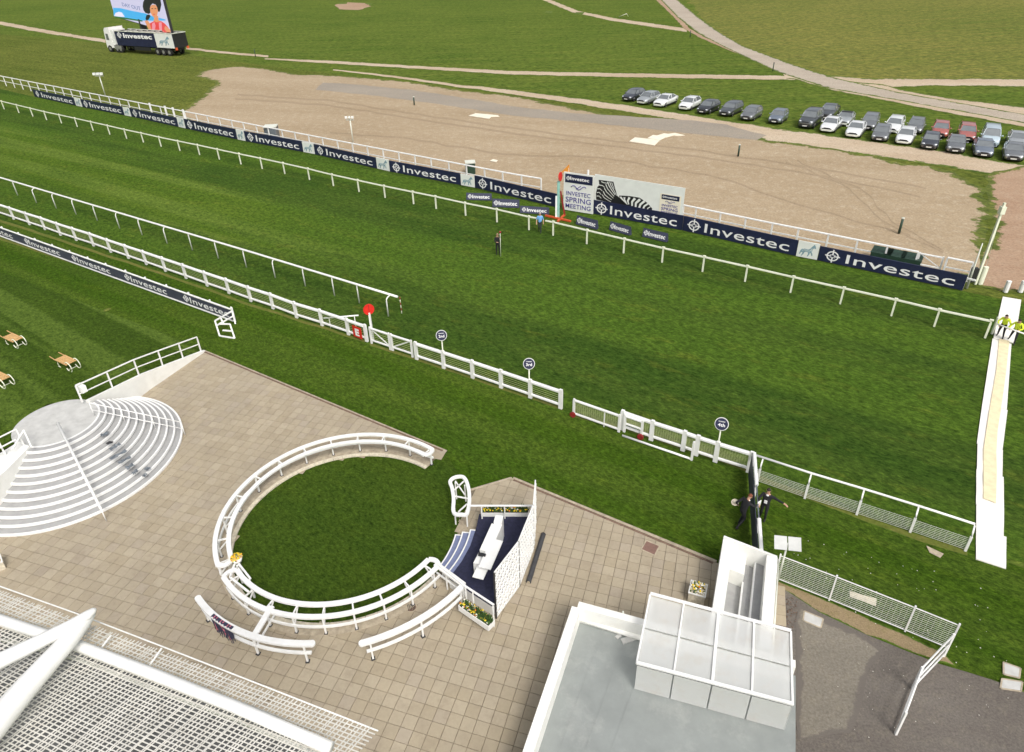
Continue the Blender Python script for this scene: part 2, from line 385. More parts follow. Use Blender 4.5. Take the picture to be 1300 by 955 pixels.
def strip(name, a, b, z, mat, n=90, rag=0.0, seed=0, ends=0):
    """ribbon between two pixel polylines of the ground"""
    def res(pl):
        P = [G(x, y, z) for x, y in pl]; ln = [0]
        for i in range(len(P)-1): ln.append(ln[-1]+(P[i+1]-P[i]).length)
        out = []
        for k in range(n+1):
            t = ln[-1]*k/n; i = min(max(j for j in range(len(ln)) if ln[j] <= t+1e-9), len(P)-2)
            out.append(P[i].lerp(P[i+1], (t-ln[i])/max(1e-9, ln[i+1]-ln[i])))
        return out
    A, B = res(a), res(b); vs = []; ev = []
    for k in range(n+1):
        j = Vector((noise.noise(A[k]*.35+Vector((seed,0,0))), noise.noise(B[k]*.35+Vector((0,seed,5))), 0))*rag
        for t, e in ((0, 0), (.22, 1), (.78, 1), (1, 0)): vs.append(A[k].lerp(B[k], t)+j); ev.append(e if not ends else e*min(1, (n-k)/ends))
    fs = [(4*k+i, 4*k+i+1, 4*k+5+i, 4*k+4+i) for k in range(n) for i in range(3)]
    me = bpy.data.meshes.new(name); me.from_pydata(vs, [], fs); at = me.attributes.new('edge', 'FLOAT', 'POINT')
    for i, e in enumerate(ev): at.data[i].value = float(e)
    me.materials.append(mat); bm = bmesh.new(); bm.from_mesh(me)
    for f in bm.faces:
        if f.normal.z < 0: f.normal_flip()
    bm.to_mesh(me); bm.free(); o = link(name, me); o['kind'] = 'structure'; return o

g = MB(); g.add([(-1500,-300,-.06),(1500,-300,-.06),(1500,2500,-.06),(-1500,2500,-.06)], [(0,1,2,3)]); struct('ground', g, MT['g_downs'])
HB_X = [-40,46,108,169,237.6,314.7,399,494,602.8,706,752,851,975,1010,1036,1216,1300]      # foot of the long hoarding line, pixels
HB_Y = [104,123.5,137,148.8,163.9,180.2,196,218,238.8,263.5,271.6,289.5,317,325.6,330.6,368.3,386]
HT_X = [44,96.8,158.4,227,301.7,385.3,478.8,585.2,650,706.6,752,863.7,975,1012.7,1039,1222.6]
HT_Y = [113.6,123.7,135.7,148.8,163.9,179.7,199.9,220.7,233.2,244.7,252.8,274,296.8,305.5,311.8,349.5]
hb = list(zip(HB_X, HB_Y))
sheet('infield_grass', [(-60,38),(140,56),(340,84),(660,122),(920,160),(1200,212),(1400,250),(1400,400),(1300,380)]+hb[::-1]+[(-60,100)], -.045, MT['g_inf'])
sheet('far_downs_grass', [(868,-8),(905,42),(990,84),(1070,100),(1400,104),(1500,-45),(1200,-60),(860,-50)], -.05, MT['g_far'], rag=1.5)
# turf of the course between the hoarding and the stand side fence
sheet('race_course_turf', [(-80,95)]+hb+[(1400,400),(1500,760),(1238,700),(958,598),(715,524),(345,395),(0,279),(-80,250)], -.03, MT['g_track'])
def lane_mat():
    m, nt, b = newmat('mown_lane'); A_, h = grass_nodes(nt, **GP['track']); q = dict(GP['track']); q.update(dark=(.060,.112,.016), mid=(.085,.138,.024), light=(.110,.160,.034), yellow=(.20,.19,.06), stripe=(2.2, 0, .6, (.13,.185,.05)))
    B_, _ = grass_nodes(nt, **q); at = N(nt, 'ShaderNodeAttribute', attribute_name='edge'); ne = nz(nt, pos(nt, .12, 1.4, 1, -TANG), .7, 6, .6)
    f = mth(nt, 'MULTIPLY', at.outputs['Fac'], ramp(nt, mth(nt, 'ADD', ne, mth(nt, 'MULTIPLY', at.outputs['Fac'], .25)), .42, .85)); f = mth(nt, 'MULTIPLY', f, 1.15, True)
    L(nt, mixc(nt, f, A_, B_), b.inputs['Base Color']); b.inputs['Roughness'].default_value = .9; b.inputs['Specular IOR Level'].default_value = .04; bump(nt, b, h, 1.0, .14); return m
MT['lane'] = lane_mat()
strip('mown_lane', [(-90,130),(0,152),(325,240),(560,312),(700,385)], [(-90,206),(0,233),(325,338),(520,398),(690,432)], -.026, MT['lane'], 120, .3, 12, 45)
strip('sandy_path', [(-60,20),(0,27),(60,38),(100,45),(135,50)], [(-60,24),(0,32),(60,43),(100,49),(135,55)], -.035, MT['path'], 60, .5, 1)
strip('sandy_path', [(236,60),(290,66),(340,70)], [(236,63),(290,69),(340,73)], -.035, MT['path'], 30, .5, 2)
strip('sandy_path', [(336,74),(420,77),(520,83),(650,90),(800,93),(1000,96)], [(336,75.5),(420,81),(520,87),(650,95),(800,98.5),(1012,102)], -.035, MT['path'], 160, .4, 3)
strip('sandy_path', [(424,88),(500,96),(580,107),(650,114),(800,134),(900,150),(975,161),(1100,178),(1200,192),(1310,212)],
      [(424,89.5),(500,99),(580,110.5),(650,120),(800,143),(890,158),(975,179),(1100,197),(1200,212),(1310,230)], -.034, MT['path'], 220, .3, 4)
strip('sandy_path', [(690,-4),(735,14),(780,23),(830,30),(872,36)], [(678,-4),(725,15.5),(775,26.5),(830,35),(872,41)], -.035, MT['path'], 90, .4, 5)
strip('sandy_path', [(1040,95),(1110,100),(1200,100),(1310,100),(1420,99)], [(1052,114),(1115,113),(1180,109),(1310,110.5),(1420,112)], -.036, MT['path'], 110, .5, 6)
strip('sandy_path', [(1060,102),(1120,107),(1140,113),(1200,124),(1310,137),(1420,149)], [(1052,110),(1100,120),(1150,127),(1200,136),(1310,153),(1420,168)], -.035, MT['path'], 110, .4, 7)
strip('earth_shoulder', [(826,-6),(850,17),(868,36),(884,46),(920,62),(985,88)], [(834,-6),(858,17),(876,36),(892,46),(930,62),(1000,88)], -.0345, MT['reddirt'], 90, .3, 8)
strip('sandy_shoulder', [(990,88),(1050,101),(1090,108),(1140,124),(1220,140),(1310,158)], [(1000,100),(1010,101),(1060,116),(1140,131),(1220,147),(1310,163)], -.0338, MT['path'], 90, .3, 14)
strip('gravel_road', [(831,-8),(860,22),(884,41),(916,58),(985,91),(1050,112),(1140,127.5),(1300,156),(1420,178)],
      [(851,-8),(887,22),(915,42),(944,59),(1010,83),(1060,99),(1140,117),(1300,145),(1420,165)], -.031, MT['road'], 170, .15, 9)
# the bare sandy ground behind the hoarding
dirt_px = [(247,97),(252,91),(275,87),(300,84),(335,87),(375,94),(430,96),(480,100),(520,104),(600,116),(650,121),(720,135),(800,150),(870,158),(960,176),(1050,188),(1120,202),(1185,212),(1214,218),(1240,236),(1262,258),(1252,290),(1258,318),(1252,356),(1200,352),
           (1100,334),(1000,312),(860,283),(706,250),(585,228),(478,207),(385,187),(300,170),(237,154),(222,146),(240,134),(262,118),(276,104)]
sheet('bare_sandy_ground', dirt_px, -.028, MT['dirt'], rag=.7, fade=2.0, seed=3)
MT['rut'] = dirtmat('wheel_ruts', (.29,.22,.14), (.33,.255,.17), (.40,.32,.22), 'infield', under=(.385,.30,.20))
for k, pl in enumerate(([(300,120),(420,128),(560,150),(720,172),(880,190),(1040,214),(1180,240)],[(300,125),(420,134),(560,156),(720,179),(880,198),(1040,223),(1170,250)],[(420,168),(520,176),(640,196),(760,200),(900,222),(1020,262),(1160,300)],[(1000,205),(1080,240),(1120,280),(1190,320)],[(1010,204),(1092,240),(1132,280),(1200,318)])):
    strip('wheel_rut', [(x, y-1.3) for x, y in pl], [(x, y+1.6) for x, y in pl], -.0225+.0022*k, MT['rut'], 120, .5, 30+k//2*2)
sheet('asphalt_strip', [(410,105),(450,107),(520,114),(600,126),(650,135),(720,143),(800,148),(880,153),(920,158),(975,172),(960,178),(900,172),(800,161),(720,153),(650,147),(560,133),(480,122),(400,114)], -.010, MT['asph'], rag=.35, seed=5)
sheet('earth_patch', [(1254,220),(1330,205),(1420,330),(1420,395),(1300,372),(1240,362),(1236,335),(1254,312),(1262,280),(1252,250)], -.027, MT['reddirt'], rag=.5, fade=1.4, seed=8)
sheet('worn_patch', [(424,6),(440,3),(465,4),(472,8),(455,13),(430,12)], -.04, MT['reddirt'], rag=.8, fade=.8, seed=2)
for k, q in enumerate(([(693,14),(702,14),(700,17),(691,16)], [(731,15.5),(742,15.5),(739,18.5),(729,18)], [(430,3.5),(441,3),(440,5),(430,5.5)], [(465,4),(473,4),(472,6),(465,6)])):
    sheet('chalk_patch', q, -.03, MT['path'], rag=.3, seed=k)
MT['bed'] = dirtmat('earth_bed', (.22,.165,.09), (.30,.23,.14), (.17,.15,.05), 'lawn', gscale=3)
MT['straw'] = dirtmat('straw_grass', (.095,.125,.018), (.14,.14,.03), (.20,.165,.06), 'lawn')
WORN = [([(-55,262),(91,309),(205,347),(314,385),(405,414),(463,433)],4),([(469,436),(527,455),(599,480),(673,505),(714,519)],4.5),([(729,527),(790,543),(870,569),(912,583),(955,600)],5),([(958,604),(1030,632),(1097,657),(1160,679),(1228,701)],9),([(-44,288),(60,322),(150,351),(232,379),(292,401)],4)]
# near lawn between the fence and the paving
sheet('lawn', [(-90,240),(0,279),(345,395),(715,524),(958,598),(1238,700),(1500,790),(1500,1000),(1290,870),(990,790),(900,722),(655,617),(600,650),(250,640),(250,442),(0,480),(-90,470)], -.024, MT['g_lawn'])

for k, (pl, wpx) in enumerate(WORN): strip('worn_grass_strip', [(x, y-wpx*.35) for x, y in pl], [(x, y+wpx*.6) for x, y in pl], -.018, MT['straw'], 120, .12, k+20)
# ------------------------------------------------------------------ paving
RC = Vector((-7.11, 20.7, 0))                        # centre of the round enclosure
SC = Vector((-21.48, 25.7, 0))                       # centre of the round steps
pav_px = [(258,446),(566,574),(540,594),(500,640),(560,660),(598,640),(597,623.6),(651,608),(905,713),(990,745),(990,1010),(-150,1010),(-150,560),(60,560)]
pav = sheet('paving', pav_px, .0, MT['mortar'])
PAVP = [G(x, y, 0) for x, y in [(258,446),(566,574),(540,594),(500,640),(560,660),(598,640),(597,623.6),(651,608),(905,713),(990,745),(990,1010),(-150,1010),(-150,560),(60,560)]]
def inside(p, poly):
    c = False; j = len(poly)-1
    for i in range(len(poly)):
        a, b = poly[i], poly[j]
        if (a.y > p.y) != (b.y > p.y) and p.x < (b.x-a.x)*(p.y-a.y)/(b.y-a.y)+a.x: c = not c
        j = i
    return c
def clip(poly, a, b):
    # keep the part on the right of a->b
    out = []; n = len(poly)
    sd_ = lambda p: (b.x-a.x)*(p.y-a.y)-(b.y-a.y)*(p.x-a.x)
    for i in range(n):
        p, q = poly[i], poly[(i+1) % n]; sp, sq = sd_(p), sd_(q)
        if sp <= 0: out.append(p)
        if sp*sq < 0: out.append(p.lerp(q, sp/(sp-sq)))
    return out
sa = math.radians(-18.0); E1 = Vector((math.cos(sa), math.sin(sa), 0)); E2 = Vector((-math.sin(sa), math.cos(sa), 0)); S0 = Vector((.547, 16.98, 0)); SP = .45
edges = [(G(258,446), G(566,574)), (G(651,608), G(905,713)), (G(597,623.6), G(651,608))]
def slab_mesh(w_=SP-.015):
    h = w_/2; c = .008; vs = [(sx*(h-o), sy*(h-o), z) for o, z in ((0,0),(0,.024),(c,.03)) for sx, sy in ((-1,-1),(1,-1),(1,1),(-1,1))]
    fs = [(8,9,10,11)]+[(4*k+i, 4*k+(i+1)%4, 4*k+4+(i+1)%4, 4*k+4+i) for k in (0,1) for i in range(4)]
    return vs, fs
sv, sf = slab_mesh(); full = []; cutpieces = []
BLD = [G(728,762,0), G(1003,800,0), G(1003,1000,0), G(650,1000,0)]
for i in range(-80, 45):
    for j in range(-28, 60):
        c = S0+E1*((i+.5)*SP)+E2*((j+.5)*SP); px, py = PR(c)
        if not (-25 < px < 1010 and 440 < py < 985): continue
        if (c-RC).length < 4.75 or (c-SC).length < 4.7: continue
        quad = [c+E1*(sx*SP/2*.97)+E2*(sy*SP/2*.97) for sx, sy in ((-1,-1),(1,-1),(1,1),(-1,1))]
        ins = [inside(q, PAVP) for q in quad]
        if all(ins): full.append((c, px, py))
        elif any(ins):
            q = quad
            for k, (a, b) in enumerate(edges):
                mid = (a+b)/2
                if (c-mid).length < (a-b).length/2+.5:
                    if k == 2 and c.x > edges[1][0].x: continue
                    q = clip(q, a, b)
            if len(q) > 2 and inside(sum(q, Vector())/len(q), PAVP) and (c-RC).length > 5.2: cutpieces.append(q)
def pxsize(c): return FPX/((c-CP).dot(FW))
full.sort(key=lambda t: -pxsize(t[0]) if (t[2] < 950) else 1000)
sme = None
for k, (c, px, py) in enumerate(full[:300]):
    if sme is None:
        mb = MB(); mb.add(sv, sf); sme = mb.mesh('slab', MT['slab'])
    m = Matrix.Rotation(sa, 4, 'Z'); m.translation = c+Vector((0,0,random.uniform(.0,.004)))
    link('slab', sme, pav, m)
mb = MB(); Rz = Matrix.Rotation(sa, 3, 'Z')
for c, px, py in full[300:]:
    dz = Vector((0,0,random.uniform(0,.004))); mb.add([Rz @ Vector(v)+c+dz for v in sv], sf)
for q in cutpieces:
    n = len(q); mb.add([p+Vector((0,0,.0)) for p in q]+[p+Vector((0,0,.028)) for p in q], [tuple(range(n, 2*n))]+[(i,(i+1)%n,n+(i+1)%n,n+i) for i in range(n)])
part('slab_field', mb, MT['slab'], pav, stuff=True)
# kerbs along the lawn: kerb stones laid end to end
def kerbline(a, b, step=.9, w1=.11, side=1, h=.035, par=None):
    d = (b-a); n = int(d.length/step); d.normalize(); r = Vector((-d.y, d.x, 0))*side
    ks = None
    for i in range(n+1):
        p = a+d*(i*step); q = a+d*min((i+1)*step-.012, (b-a).length)
        if (q-p).length < .05: continue
        k = MB(); k.bbeam(p+r*w1/2+Vector((0,0,h/2)), q+r*w1/2+Vector((0,0,h/2)), w1, h+.02); part('kerb_stone', k, MT['kerb'], par)
kb = thing('kerb', 'pale stone kerb along the paving from the white wall to the round enclosure', 'kerb', G(258,446), group='kerbs along the lawn')
kerbline(G(258,446), G(566,574), par=kb)
e = MB(); d = TN*0-(G(566,574)-G(258,446)).normalized().cross(Vector((0,0,1)))*.07
e.bbeam(G(260,447.5)+Vector((0,0,.03)), G(562,573)+Vector((0,0,.03)), .10, .05); part('edging_strip', e, MT['edge'], kb)
kb = thing('kerb', 'pale stone kerb along the paving from the stage to the white stairwell', 'kerb', G(651,608), group='kerbs along the lawn')
kerbline(G(597,623.6), G(650,608), par=kb); kerbline(G(651,608), G(909,714.5), par=kb)
e = MB(); e.bbeam(G(652,610)+Vector((0,0,.03)), G(905,715.5)+Vector((0,0,.03)), .10, .05); part('edging_strip', e, MT['edge'], kb)
# tarmac yard right of the white stairwell, earth bed along it
sheet('earth_bed', [(985,736),(1052,763),(1148,804),(1198,829),(1215,846),(1190,840),(1100,806),(1040,778),(1000,752),(985,746)], -.012, MT['bed'], rag=.06, fade=.16, seed=4)
sheet('worn_tarmac', [(1012,768),(1040,781),(1080,801),(1122,826),(1104,850),(1098,880),(1080,930),(1012,940),(1006,880),(1010,820)], .004, MT['tarmac2'], rag=.16, seed=6, fade=.45)
sheet('tarmac', [(980,742),(1000,751),(1040,777),(1100,806),(1190,842),(1262,864),(1330,890),(1400,1030),(850,1030),(980,860)], -.005, MT['tarmac'], rag=.03, seed=4)
def cover(px, z, mats, label, name='manhole_cover', frame=None, group=None, h=.012):
    P = [G(x, y, z) for x, y in px]; c = sum(P, Vector())/len(P)
    if frame:
        t = thing(name, label, 'manhole cover', c, group=group)
        mb = MB(); mb.prism(P, (0,0,h)); part('cover', mb, mats, t)
        mb = MB()
        for i in range(len(P)): mb.beam(P[i]+Vector((0,0,h/2)), P[(i+1)%len(P)]+Vector((0,0,h/2)), .05, h+.01)
        part('frame', mb, frame, t); return t
    mb = MB(); mb.prism(P, (0,0,h)); return single(name, mb, mats, label, 'manhole cover', c, group)
cover([(820.4,686.5),(837.4,693.4),(831,705.4),(814,697.8)], .03, MT['rusty'], 'rust brown square drain cover in the paving near the lawn kerb', frame=MT['kerb'])
cover([(1021,776),(1045,786),(1042,797.5),(1019.5,788)], .002, MT['concrete'], 'grey concrete cover in the tarmac below the white mesh fence', frame=MT['kerb'])
cover([(1176,693),(1198,703.4),(1193.7,708.5),(1180,701.6)], -.01, MT['kerb'], 'weathered stone slab in the grass behind the end of the tubular rail fence', 'stone_slab')
cover([(1078.6,750.7),(1113,760.7),(1112,769.5),(1079,758)], -.01, MT['kerbw'], 'pale concrete slab in the grass seen through the white mesh fence', 'stone_slab')
cover([(1274,841),(1295.5,848.7),(1294,861),(1274,856)], .01, MT['concrete'], 'pale grey cover in a stone surround at the lawn corner beside the tarmac', frame=MT['kerb'])
cover([(1272,862),(1298,866),(1296,878),(1270,874)], .01, MT['concrete'], 'pale cover, the lower of the two at the lawn corner', frame=MT['kerb'])
mb = MB(); mb.disc(G(136,393.5,0), (0,0,1), .24, .02, 16, ry=.2); single('drain_patch', mb, MT['reddirt'], 'small bare stone disc in the lawn below the near hoarding', 'drain cover', G(136,393.5))
t = thing('drain_grate', 'round dark drain grate in the paving outside the round rail', 'drain grate', G(522,771,.03))
mb = MB(); mb.disc(G(522,771,.028), (0,0,1), .20, .008, 20); part('grate', mb, MT['edge'], t)
mb = MB(); mb.tube([G(522,771,.04)+Vector((.2*math.cos(a*.3), .2*math.sin(a*.3), 0)) for a in range(21)], .016, 6, closed=True); part('rim', mb, MT['kerb'], t)
for k in range(5):
    mb = MB(); mb.box(G(522,771,.04)+Vector((-.12+.06*k,0,0)), (.02,.3,.014), .3); part('bar', mb, MT['blackp'], t)

def specks(name, label, poly, n, z, mat, r0, r1, cat):
    mb = MB(); xs = [p[0] for p in poly]; ys = [p[1] for p in poly]; P_ = [G(x, y, z) for x, y in poly]; k = 0
    while k < n:
        q = G(random.uniform(min(xs), max(xs)), random.uniform(min(ys), max(ys)), z)
        if inside(q, P_): mb.ball(q, random.uniform(r0, r1), (1,1,.5), 5, 2); k += 1
    o = single(name, mb, MT[mat], label, cat, Vector((P_[0].x, P_[0].y, 0))); o['kind'] = 'stuff'
specks('daisies', 'tiny white daisies scattered in the lawn beside the paving', [(1000,680),(1240,735),(1290,850),(1230,850),(1000,740)], 60, .0, 'whitep', .012, .028, 'daisies')
specks('tarmac_litter', 'small pale scraps and stones scattered on the tarmac', [(990,755),(1040,780),(1190,845),(1290,880),(1260,950),(1000,950)], 35, .005, 'whitep', .008, .018, 'litter')
specks('earth_crumbs', 'dark crumbs of earth on the tarmac beside the white stairwell', [(988,752),(1012,762),(1010,800),(990,830)], 160, .005, 'edge', .012, .035, 'earth crumbs')
# ------------------------------------------------------------------ round enclosure
def arc(c, r, a0, a1, z, n=48): return [Vector((c.x+r*math.cos(a0+(a1-a0)*k/n), c.y+r*math.sin(a0+(a1-a0)*k/n), z)) for k in range(n+1)]
def angpx(px, py, z, c=RC): p = G(px, py, z); return math.atan2(p.y-c.y, p.x-c.x)
rl = MB(); rl.add([RC+Vector((0,0,.012))]+[p+Vector((0,0,0)) for p in arc(RC, 4.66, 0, 2*math.pi, .012, 96)[:-1]], [(0, k+1, (k+1) % 96+1) for k in range(96)]); struct('round_lawn', rl, MT['g_ring'])
sheet('lawn_opening', [(564,573),(597,623.6),(598,645),(590,662),(560,690),(520,640),(500,600),(541,593)], .008, MT['g_ring'])
A_far = angpx(546,572,1.05); A_near = angpx(553,714,1.05)      # the gap in the ring lies between these two ends (on the right)
def band(mb, c, r0, r1, a0, a1, z0, z1, n=60, m=0):
    vs = []; 
    for k in range(n+1):
        a = a0+(a1-a0)*k/n; u = Vector((math.cos(a), math.sin(a), 0))
        vs += [c+u*r0+Vector((0,0,z0)), c+u*r1+Vector((0,0,z0)), c+u*r1+Vector((0,0,z1)), c+u*r0+Vector((0,0,z1))]
    fs = [(4*k+i, 4*k+(i+1)%4, 4*k+4+(i+1)%4, 4*k+4+i) for k in range(n) for i in range(4)]+[(3,2,1,0), (4*n,4*n+1,4*n+2,4*n+3)]
    return mb.add(vs, fs, m)
AK0 = angpx(543,593,0); AK1 = angpx(556,735,0)+2*math.pi
kt = thing('round_kerb', 'cream stone kerb ring around the round lawn', 'kerb', RC)
nk = 52
for k in range(nk):
    mb = MB(); a0 = AK0+(AK1-AK0)*k/nk; a1 = AK0+(AK1-AK0)*(k+1)/nk-.003
    band(mb, RC, 4.62, 4.80, a0, a1, 0, .075+random.uniform(0,.006), 3); part('kerb_stone', mb, MT['kerbw'], kt)
base = MB(); band(base, RC, 4.79, 5.12, AK0, AK1, .0, .042, 90); part('mortar_bed', base, MT['kerb'], kt)
# the double rail: inner and outer top rails on trestle legs, one lower rail
def ring_rail(name, label, a0, a1, ri=4.55, ro=5.06, z=1.0, legs=None, closeend=(True, True), low=True):
    t = thing(name, label, 'rail', RC+Vector((math.cos((a0+a1)/2), math.sin((a0+a1)/2), 0))*ro)
    n = max(8, int(abs(a1-a0)/.06))
    mb = MB(); band(mb, RC, ri-.09, ri+.09, a0, a1, z-.05, z+.03, n); part('top_rail', mb, MT['white'], t)
    mb = MB(); band(mb, RC, ro-.09, ro+.09, a0, a1, z-.05, z+.03, n); part('top_rail', mb, MT['white'], t)
    for f, a in zip(closeend, (a0, a1)):
        if f:
            u = Vector((math.cos(a), math.sin(a), 0)); v = Vector((-u.y, u.x, 0))*(1 if a == a1 else -1)
            pts = [RC+u*(ri+(ro-ri)*k/8)+v*(.10*math.sin(math.pi*k/8))+Vector((0,0,z-.01)) for k in range(9)]
            mb = MB(); mb.tube(pts, .05, sq=(.17,.078)); part('end_rail', mb, MT['white'], t)
    if low:
        mb = MB(); band(mb, RC, ro-.015, ro+.045, a0+.01, a1-.01, .42, .52, n); part('lower_rail', mb, MT['white'], t)
    for a in legs:
        u = Vector((math.cos(a), math.sin(a), 0)); v = Vector((-u.y, u.x, 0))
        mb = MB(); mb.beam(RC+u*(ro-.03)+Vector((0,0,.02)), RC+u*(ro-.03)+Vector((0,0,z-.05)), .06, .06, up=u); part('leg', mb, MT['white'], t)
        mb = MB(); mb.beam(RC+u*(ri)+Vector((0,0,z-.06)), RC+u*(ro-.05)+Vector((0,0,z-.06)), .05, .05); part('cross_bar', mb, MT['white'], t)
        mb = MB(); mb.beam(RC+u*(ri+.02)+Vector((0,0,z-.08)), RC+u*(ro-.05)+Vector((0,0,.45)), .045, .045); part('brace', mb, MT['white'], t)
        mb = MB(); mb.box(RC+u*(ro-.03)+Vector((0,0,.035)), (.13,.13,.03), a); part('foot_plate', mb, MT['blackp'], t)
    return t
def frange(a, b, n): return [a+(b-a)*k/(n-1) for k in range(n)]
AB = angpx(293,715,1.0); AB = AB if AB > 0 else AB+2*math.pi
A_near += 2*math.pi
ring_rail('ring_rail', 'white curved double rail along the far and left side of the round lawn', A_far, AB-.03, legs=frange(A_far+.03, AB-.06, 12))
ring_rail('ring_rail', 'white curved double rail along the near side of the round lawn', AB+.10, A_near, legs=frange(AB+.16, A_near-.06, 9))
a0, a1 = angpx(574,607,1.0), angpx(590,650,1.0)
t = thing('rail_section', 'short white rail loop standing alone between the lawn opening and the stage', 'rail', G(585,660,0))
loop = [(571.5,612),(577,606.5),(588,606),(594,617),(596,635),(593,652),(586,653.5),(576,651),(576,634),(574,620)]
def smooth(P, n=5):
    out = []; m_ = len(P)
    for i in range(m_):
        a, b, c, d = P[i-1], P[i], P[(i+1)%m_], P[(i+2)%m_]
        for k in range(n):
            t_ = k/n; out.append(.5*((2*b)+(c-a)*t_+(2*a-5*b+4*c-d)*t_*t_+(3*b-a-3*c+d)*t_**3))
    return out
mb = MB(); mb.tube(smooth([G(x, y, 1.0) for x, y in loop]), .05, sq=(.15,.085), closed=True); part('top_rail', mb, MT['white'], t)
for p, q in (((578,611),(590,628)),((589,611),(577,622)),((577,630),(594,633)),((582,650),(593,640))):
    mb = MB(); mb.beam(G(*p, .93), G(*q, .93), .05, .05); part('cross_bar', mb, MT['white'], t)
for p in ((578,613),(592,648),(577,645),(590,616)):
    tp = G(*p, .95); mb = MB(); mb.beam(Vector((tp.x, tp.y, 0)), tp, .06, .06, up=Vector((1,0,0))); part('leg', mb, MT['white'], t)
mb = MB()
for k in range(120):
    q = G(random.uniform(582,594), random.uniform(655,682), .02); mb.ball(q, random.uniform(.02,.05), (1,1,.5), 5, 3)
o = single('loose_stones', mb, MT['kerb'], 'loose pale stones lying between the rail loop and the stage steps', 'stones', G(588,668)); o['kind'] = 'stuff'
# outer curved fences concentric with the ring
def arc_fence(label, a0, a1, r, posts, z=1.0, stub=None):
    t = thing('arc_fence', label, 'fence', RC+Vector((math.cos((a0+a1)/2), math.sin((a0+a1)/2), 0))*r)
    n = max(8, int(abs(a1-a0)/.05))
    mb = MB(); mb.tube(arc(RC, r, a0, a1, z, n), .05, sq=(.22,.085)); part('top_rail', mb, MT['white'], t)
    for e in (a0, a1):
        u = Vector((math.cos(e), math.sin(e), 0)); mb = MB(); mb.disc(RC+u*r+Vector((0,0,z-.045)), (0,0,1), .115, .091, 16); part('rail_end', mb, MT['white'], t)
    mb = MB(); mb.tube(arc(RC, r, a0+.015, a1-.015, .52, n), .03, sq=(.10,.07)); part('lower_rail', mb, MT['white'], t)
    for a in posts:
        u = Vector((math.cos(a), math.sin(a), 0)); mb = MB(); mb.beam(RC+u*r+Vector((0,0,.03)), RC+u*r+Vector((0,0,z-.04)), .06, .06, up=u); part('post', mb, MT['white'], t)
        mb = MB(); mb.box(RC+u*r+Vector((0,0,.04)), (.14,.14,.03), a); part('foot_plate', mb, MT['blackp'], t)
    if stub:
        (p1, p2) = stub; P, Q = G(*p1, 1.0), G(*p2, 1.0)
        mb = MB(); mb.beam(P, Q, .20, .08); part('link_rail', mb, MT['white'], t)
        mb = MB(); mb.beam(Vector((P.x,P.y,.52)), Vector((Q.x,Q.y,.52)), .05, .07); part('lower_link_rail', mb, MT['white'], t)
    return t
g0 = angpx(248,762,1.0); g1 = angpx(394,825,1.0)
RO = (G(340,813,1.0)-RC).xy.length
arc_fence('white curved outer fence with a dark tartan cloth over it, left of the gap', g0, g1, RO, [g0+.05, g0+(g1-g0)*.58, g1-.05], stub=((345,770),(322,808)))
h0 = angpx(459,812,1.0); h1 = angpx(588,745,1.0); RO2 = (G(530,788,1.0)-RC).xy.length
arc_fence('white curved outer fence without cloth, leading to the stage', h0, h1, RO2, [h0+.04, h0+(h1-h0)*.52, h1-.02], stub=((553,716),(589,743)))
# cloth over the outer fence
def cloth():
    t = thing('tartan_cloth', 'dark tartan cloth with pink stripes draped over the curved white fence', 'cloth', G(280,795,0))
    ga, gb = angpx(266,785,1.0), angpx(292,803,1.0); n = 28; rows = 13; vs = []
    for i in range(n+1):
        a = ga+(gb-ga)*i/n; u = Vector((math.cos(a), math.sin(a), 0))
        Ln = .62+.10*math.sin(i*2.1)+.07*math.sin(i*.9)
        for j in range(rows+1):
            s = (j/rows)*1.0
            if s < .3: off = -.08+.16*s/.3; zz = 1.055 if 0 < j else 1.0
            else: off = .085+.02*math.sin(i*1.7+s*3); zz = 1.05-(s-.3)/.7*Ln
            if j == 0: off = -.085; zz = .85
            vs.append(RC+u*(RO+off)+Vector((0,0,zz)))
    me = MB(); R = rows+1
    for i in range(n):
        for j in range(rows):
            me.add([vs[i*R+j], vs[(i+1)*R+j], vs[(i+1)*R+j+1], vs[i*R+j+1]], [(0,1,2,3)], 1 if (i % 9 in (3,) or (i % 9 == 6 and j % 3)) else 0)
    part('cloth', me, [MT['tartan'], MT['tartan2']], t)
    fr = MB()
    for i in range(0, n, 1):
        p = vs[i*R+rows]; fr.beam(p, p+Vector((0,0,-.10-.04*(i%3))), .02, .012, 0)
    part('fringe', fr, MT['tartan'], t)
cloth()
def flowers(mb, c, rx, ry, n, h=.12, rz=0, ms=(0,1,2,3)):
    R = Matrix.Rotation(rz, 3, 'Z')
    for k in range(n):
        p = Vector((random.uniform(-rx, rx), random.uniform(-ry, ry), random.uniform(0, h))); m = random.choice(ms)
        mb.ball(c+R @ p, random.uniform(.03,.05), (1,1,.6), 5, 3, m, .3)
    return mb
FLM = [MT['leaf'], MT['yellow'], MT['oranp'], MT['whitep'], MT['soil']]
bc = G(300,707,1.15)
t = thing('flower_basket', 'round white pot of yellow and orange flowers on the round rail', 'flower pot', (bc.x, bc.y, 0))
mb = MB(); mb.tube([Vector((bc.x,bc.y,.0)), Vector((bc.x,bc.y,.95))], .05, 8); part('stem', mb, MT['white'], t)
mb = MB(); mb.tube([Vector((bc.x,bc.y,.85)), Vector((bc.x,bc.y,.95)), Vector((bc.x,bc.y,1.1))], .12, 16, r2=.21); part('bowl', mb, MT['white'], t)
mb = MB()
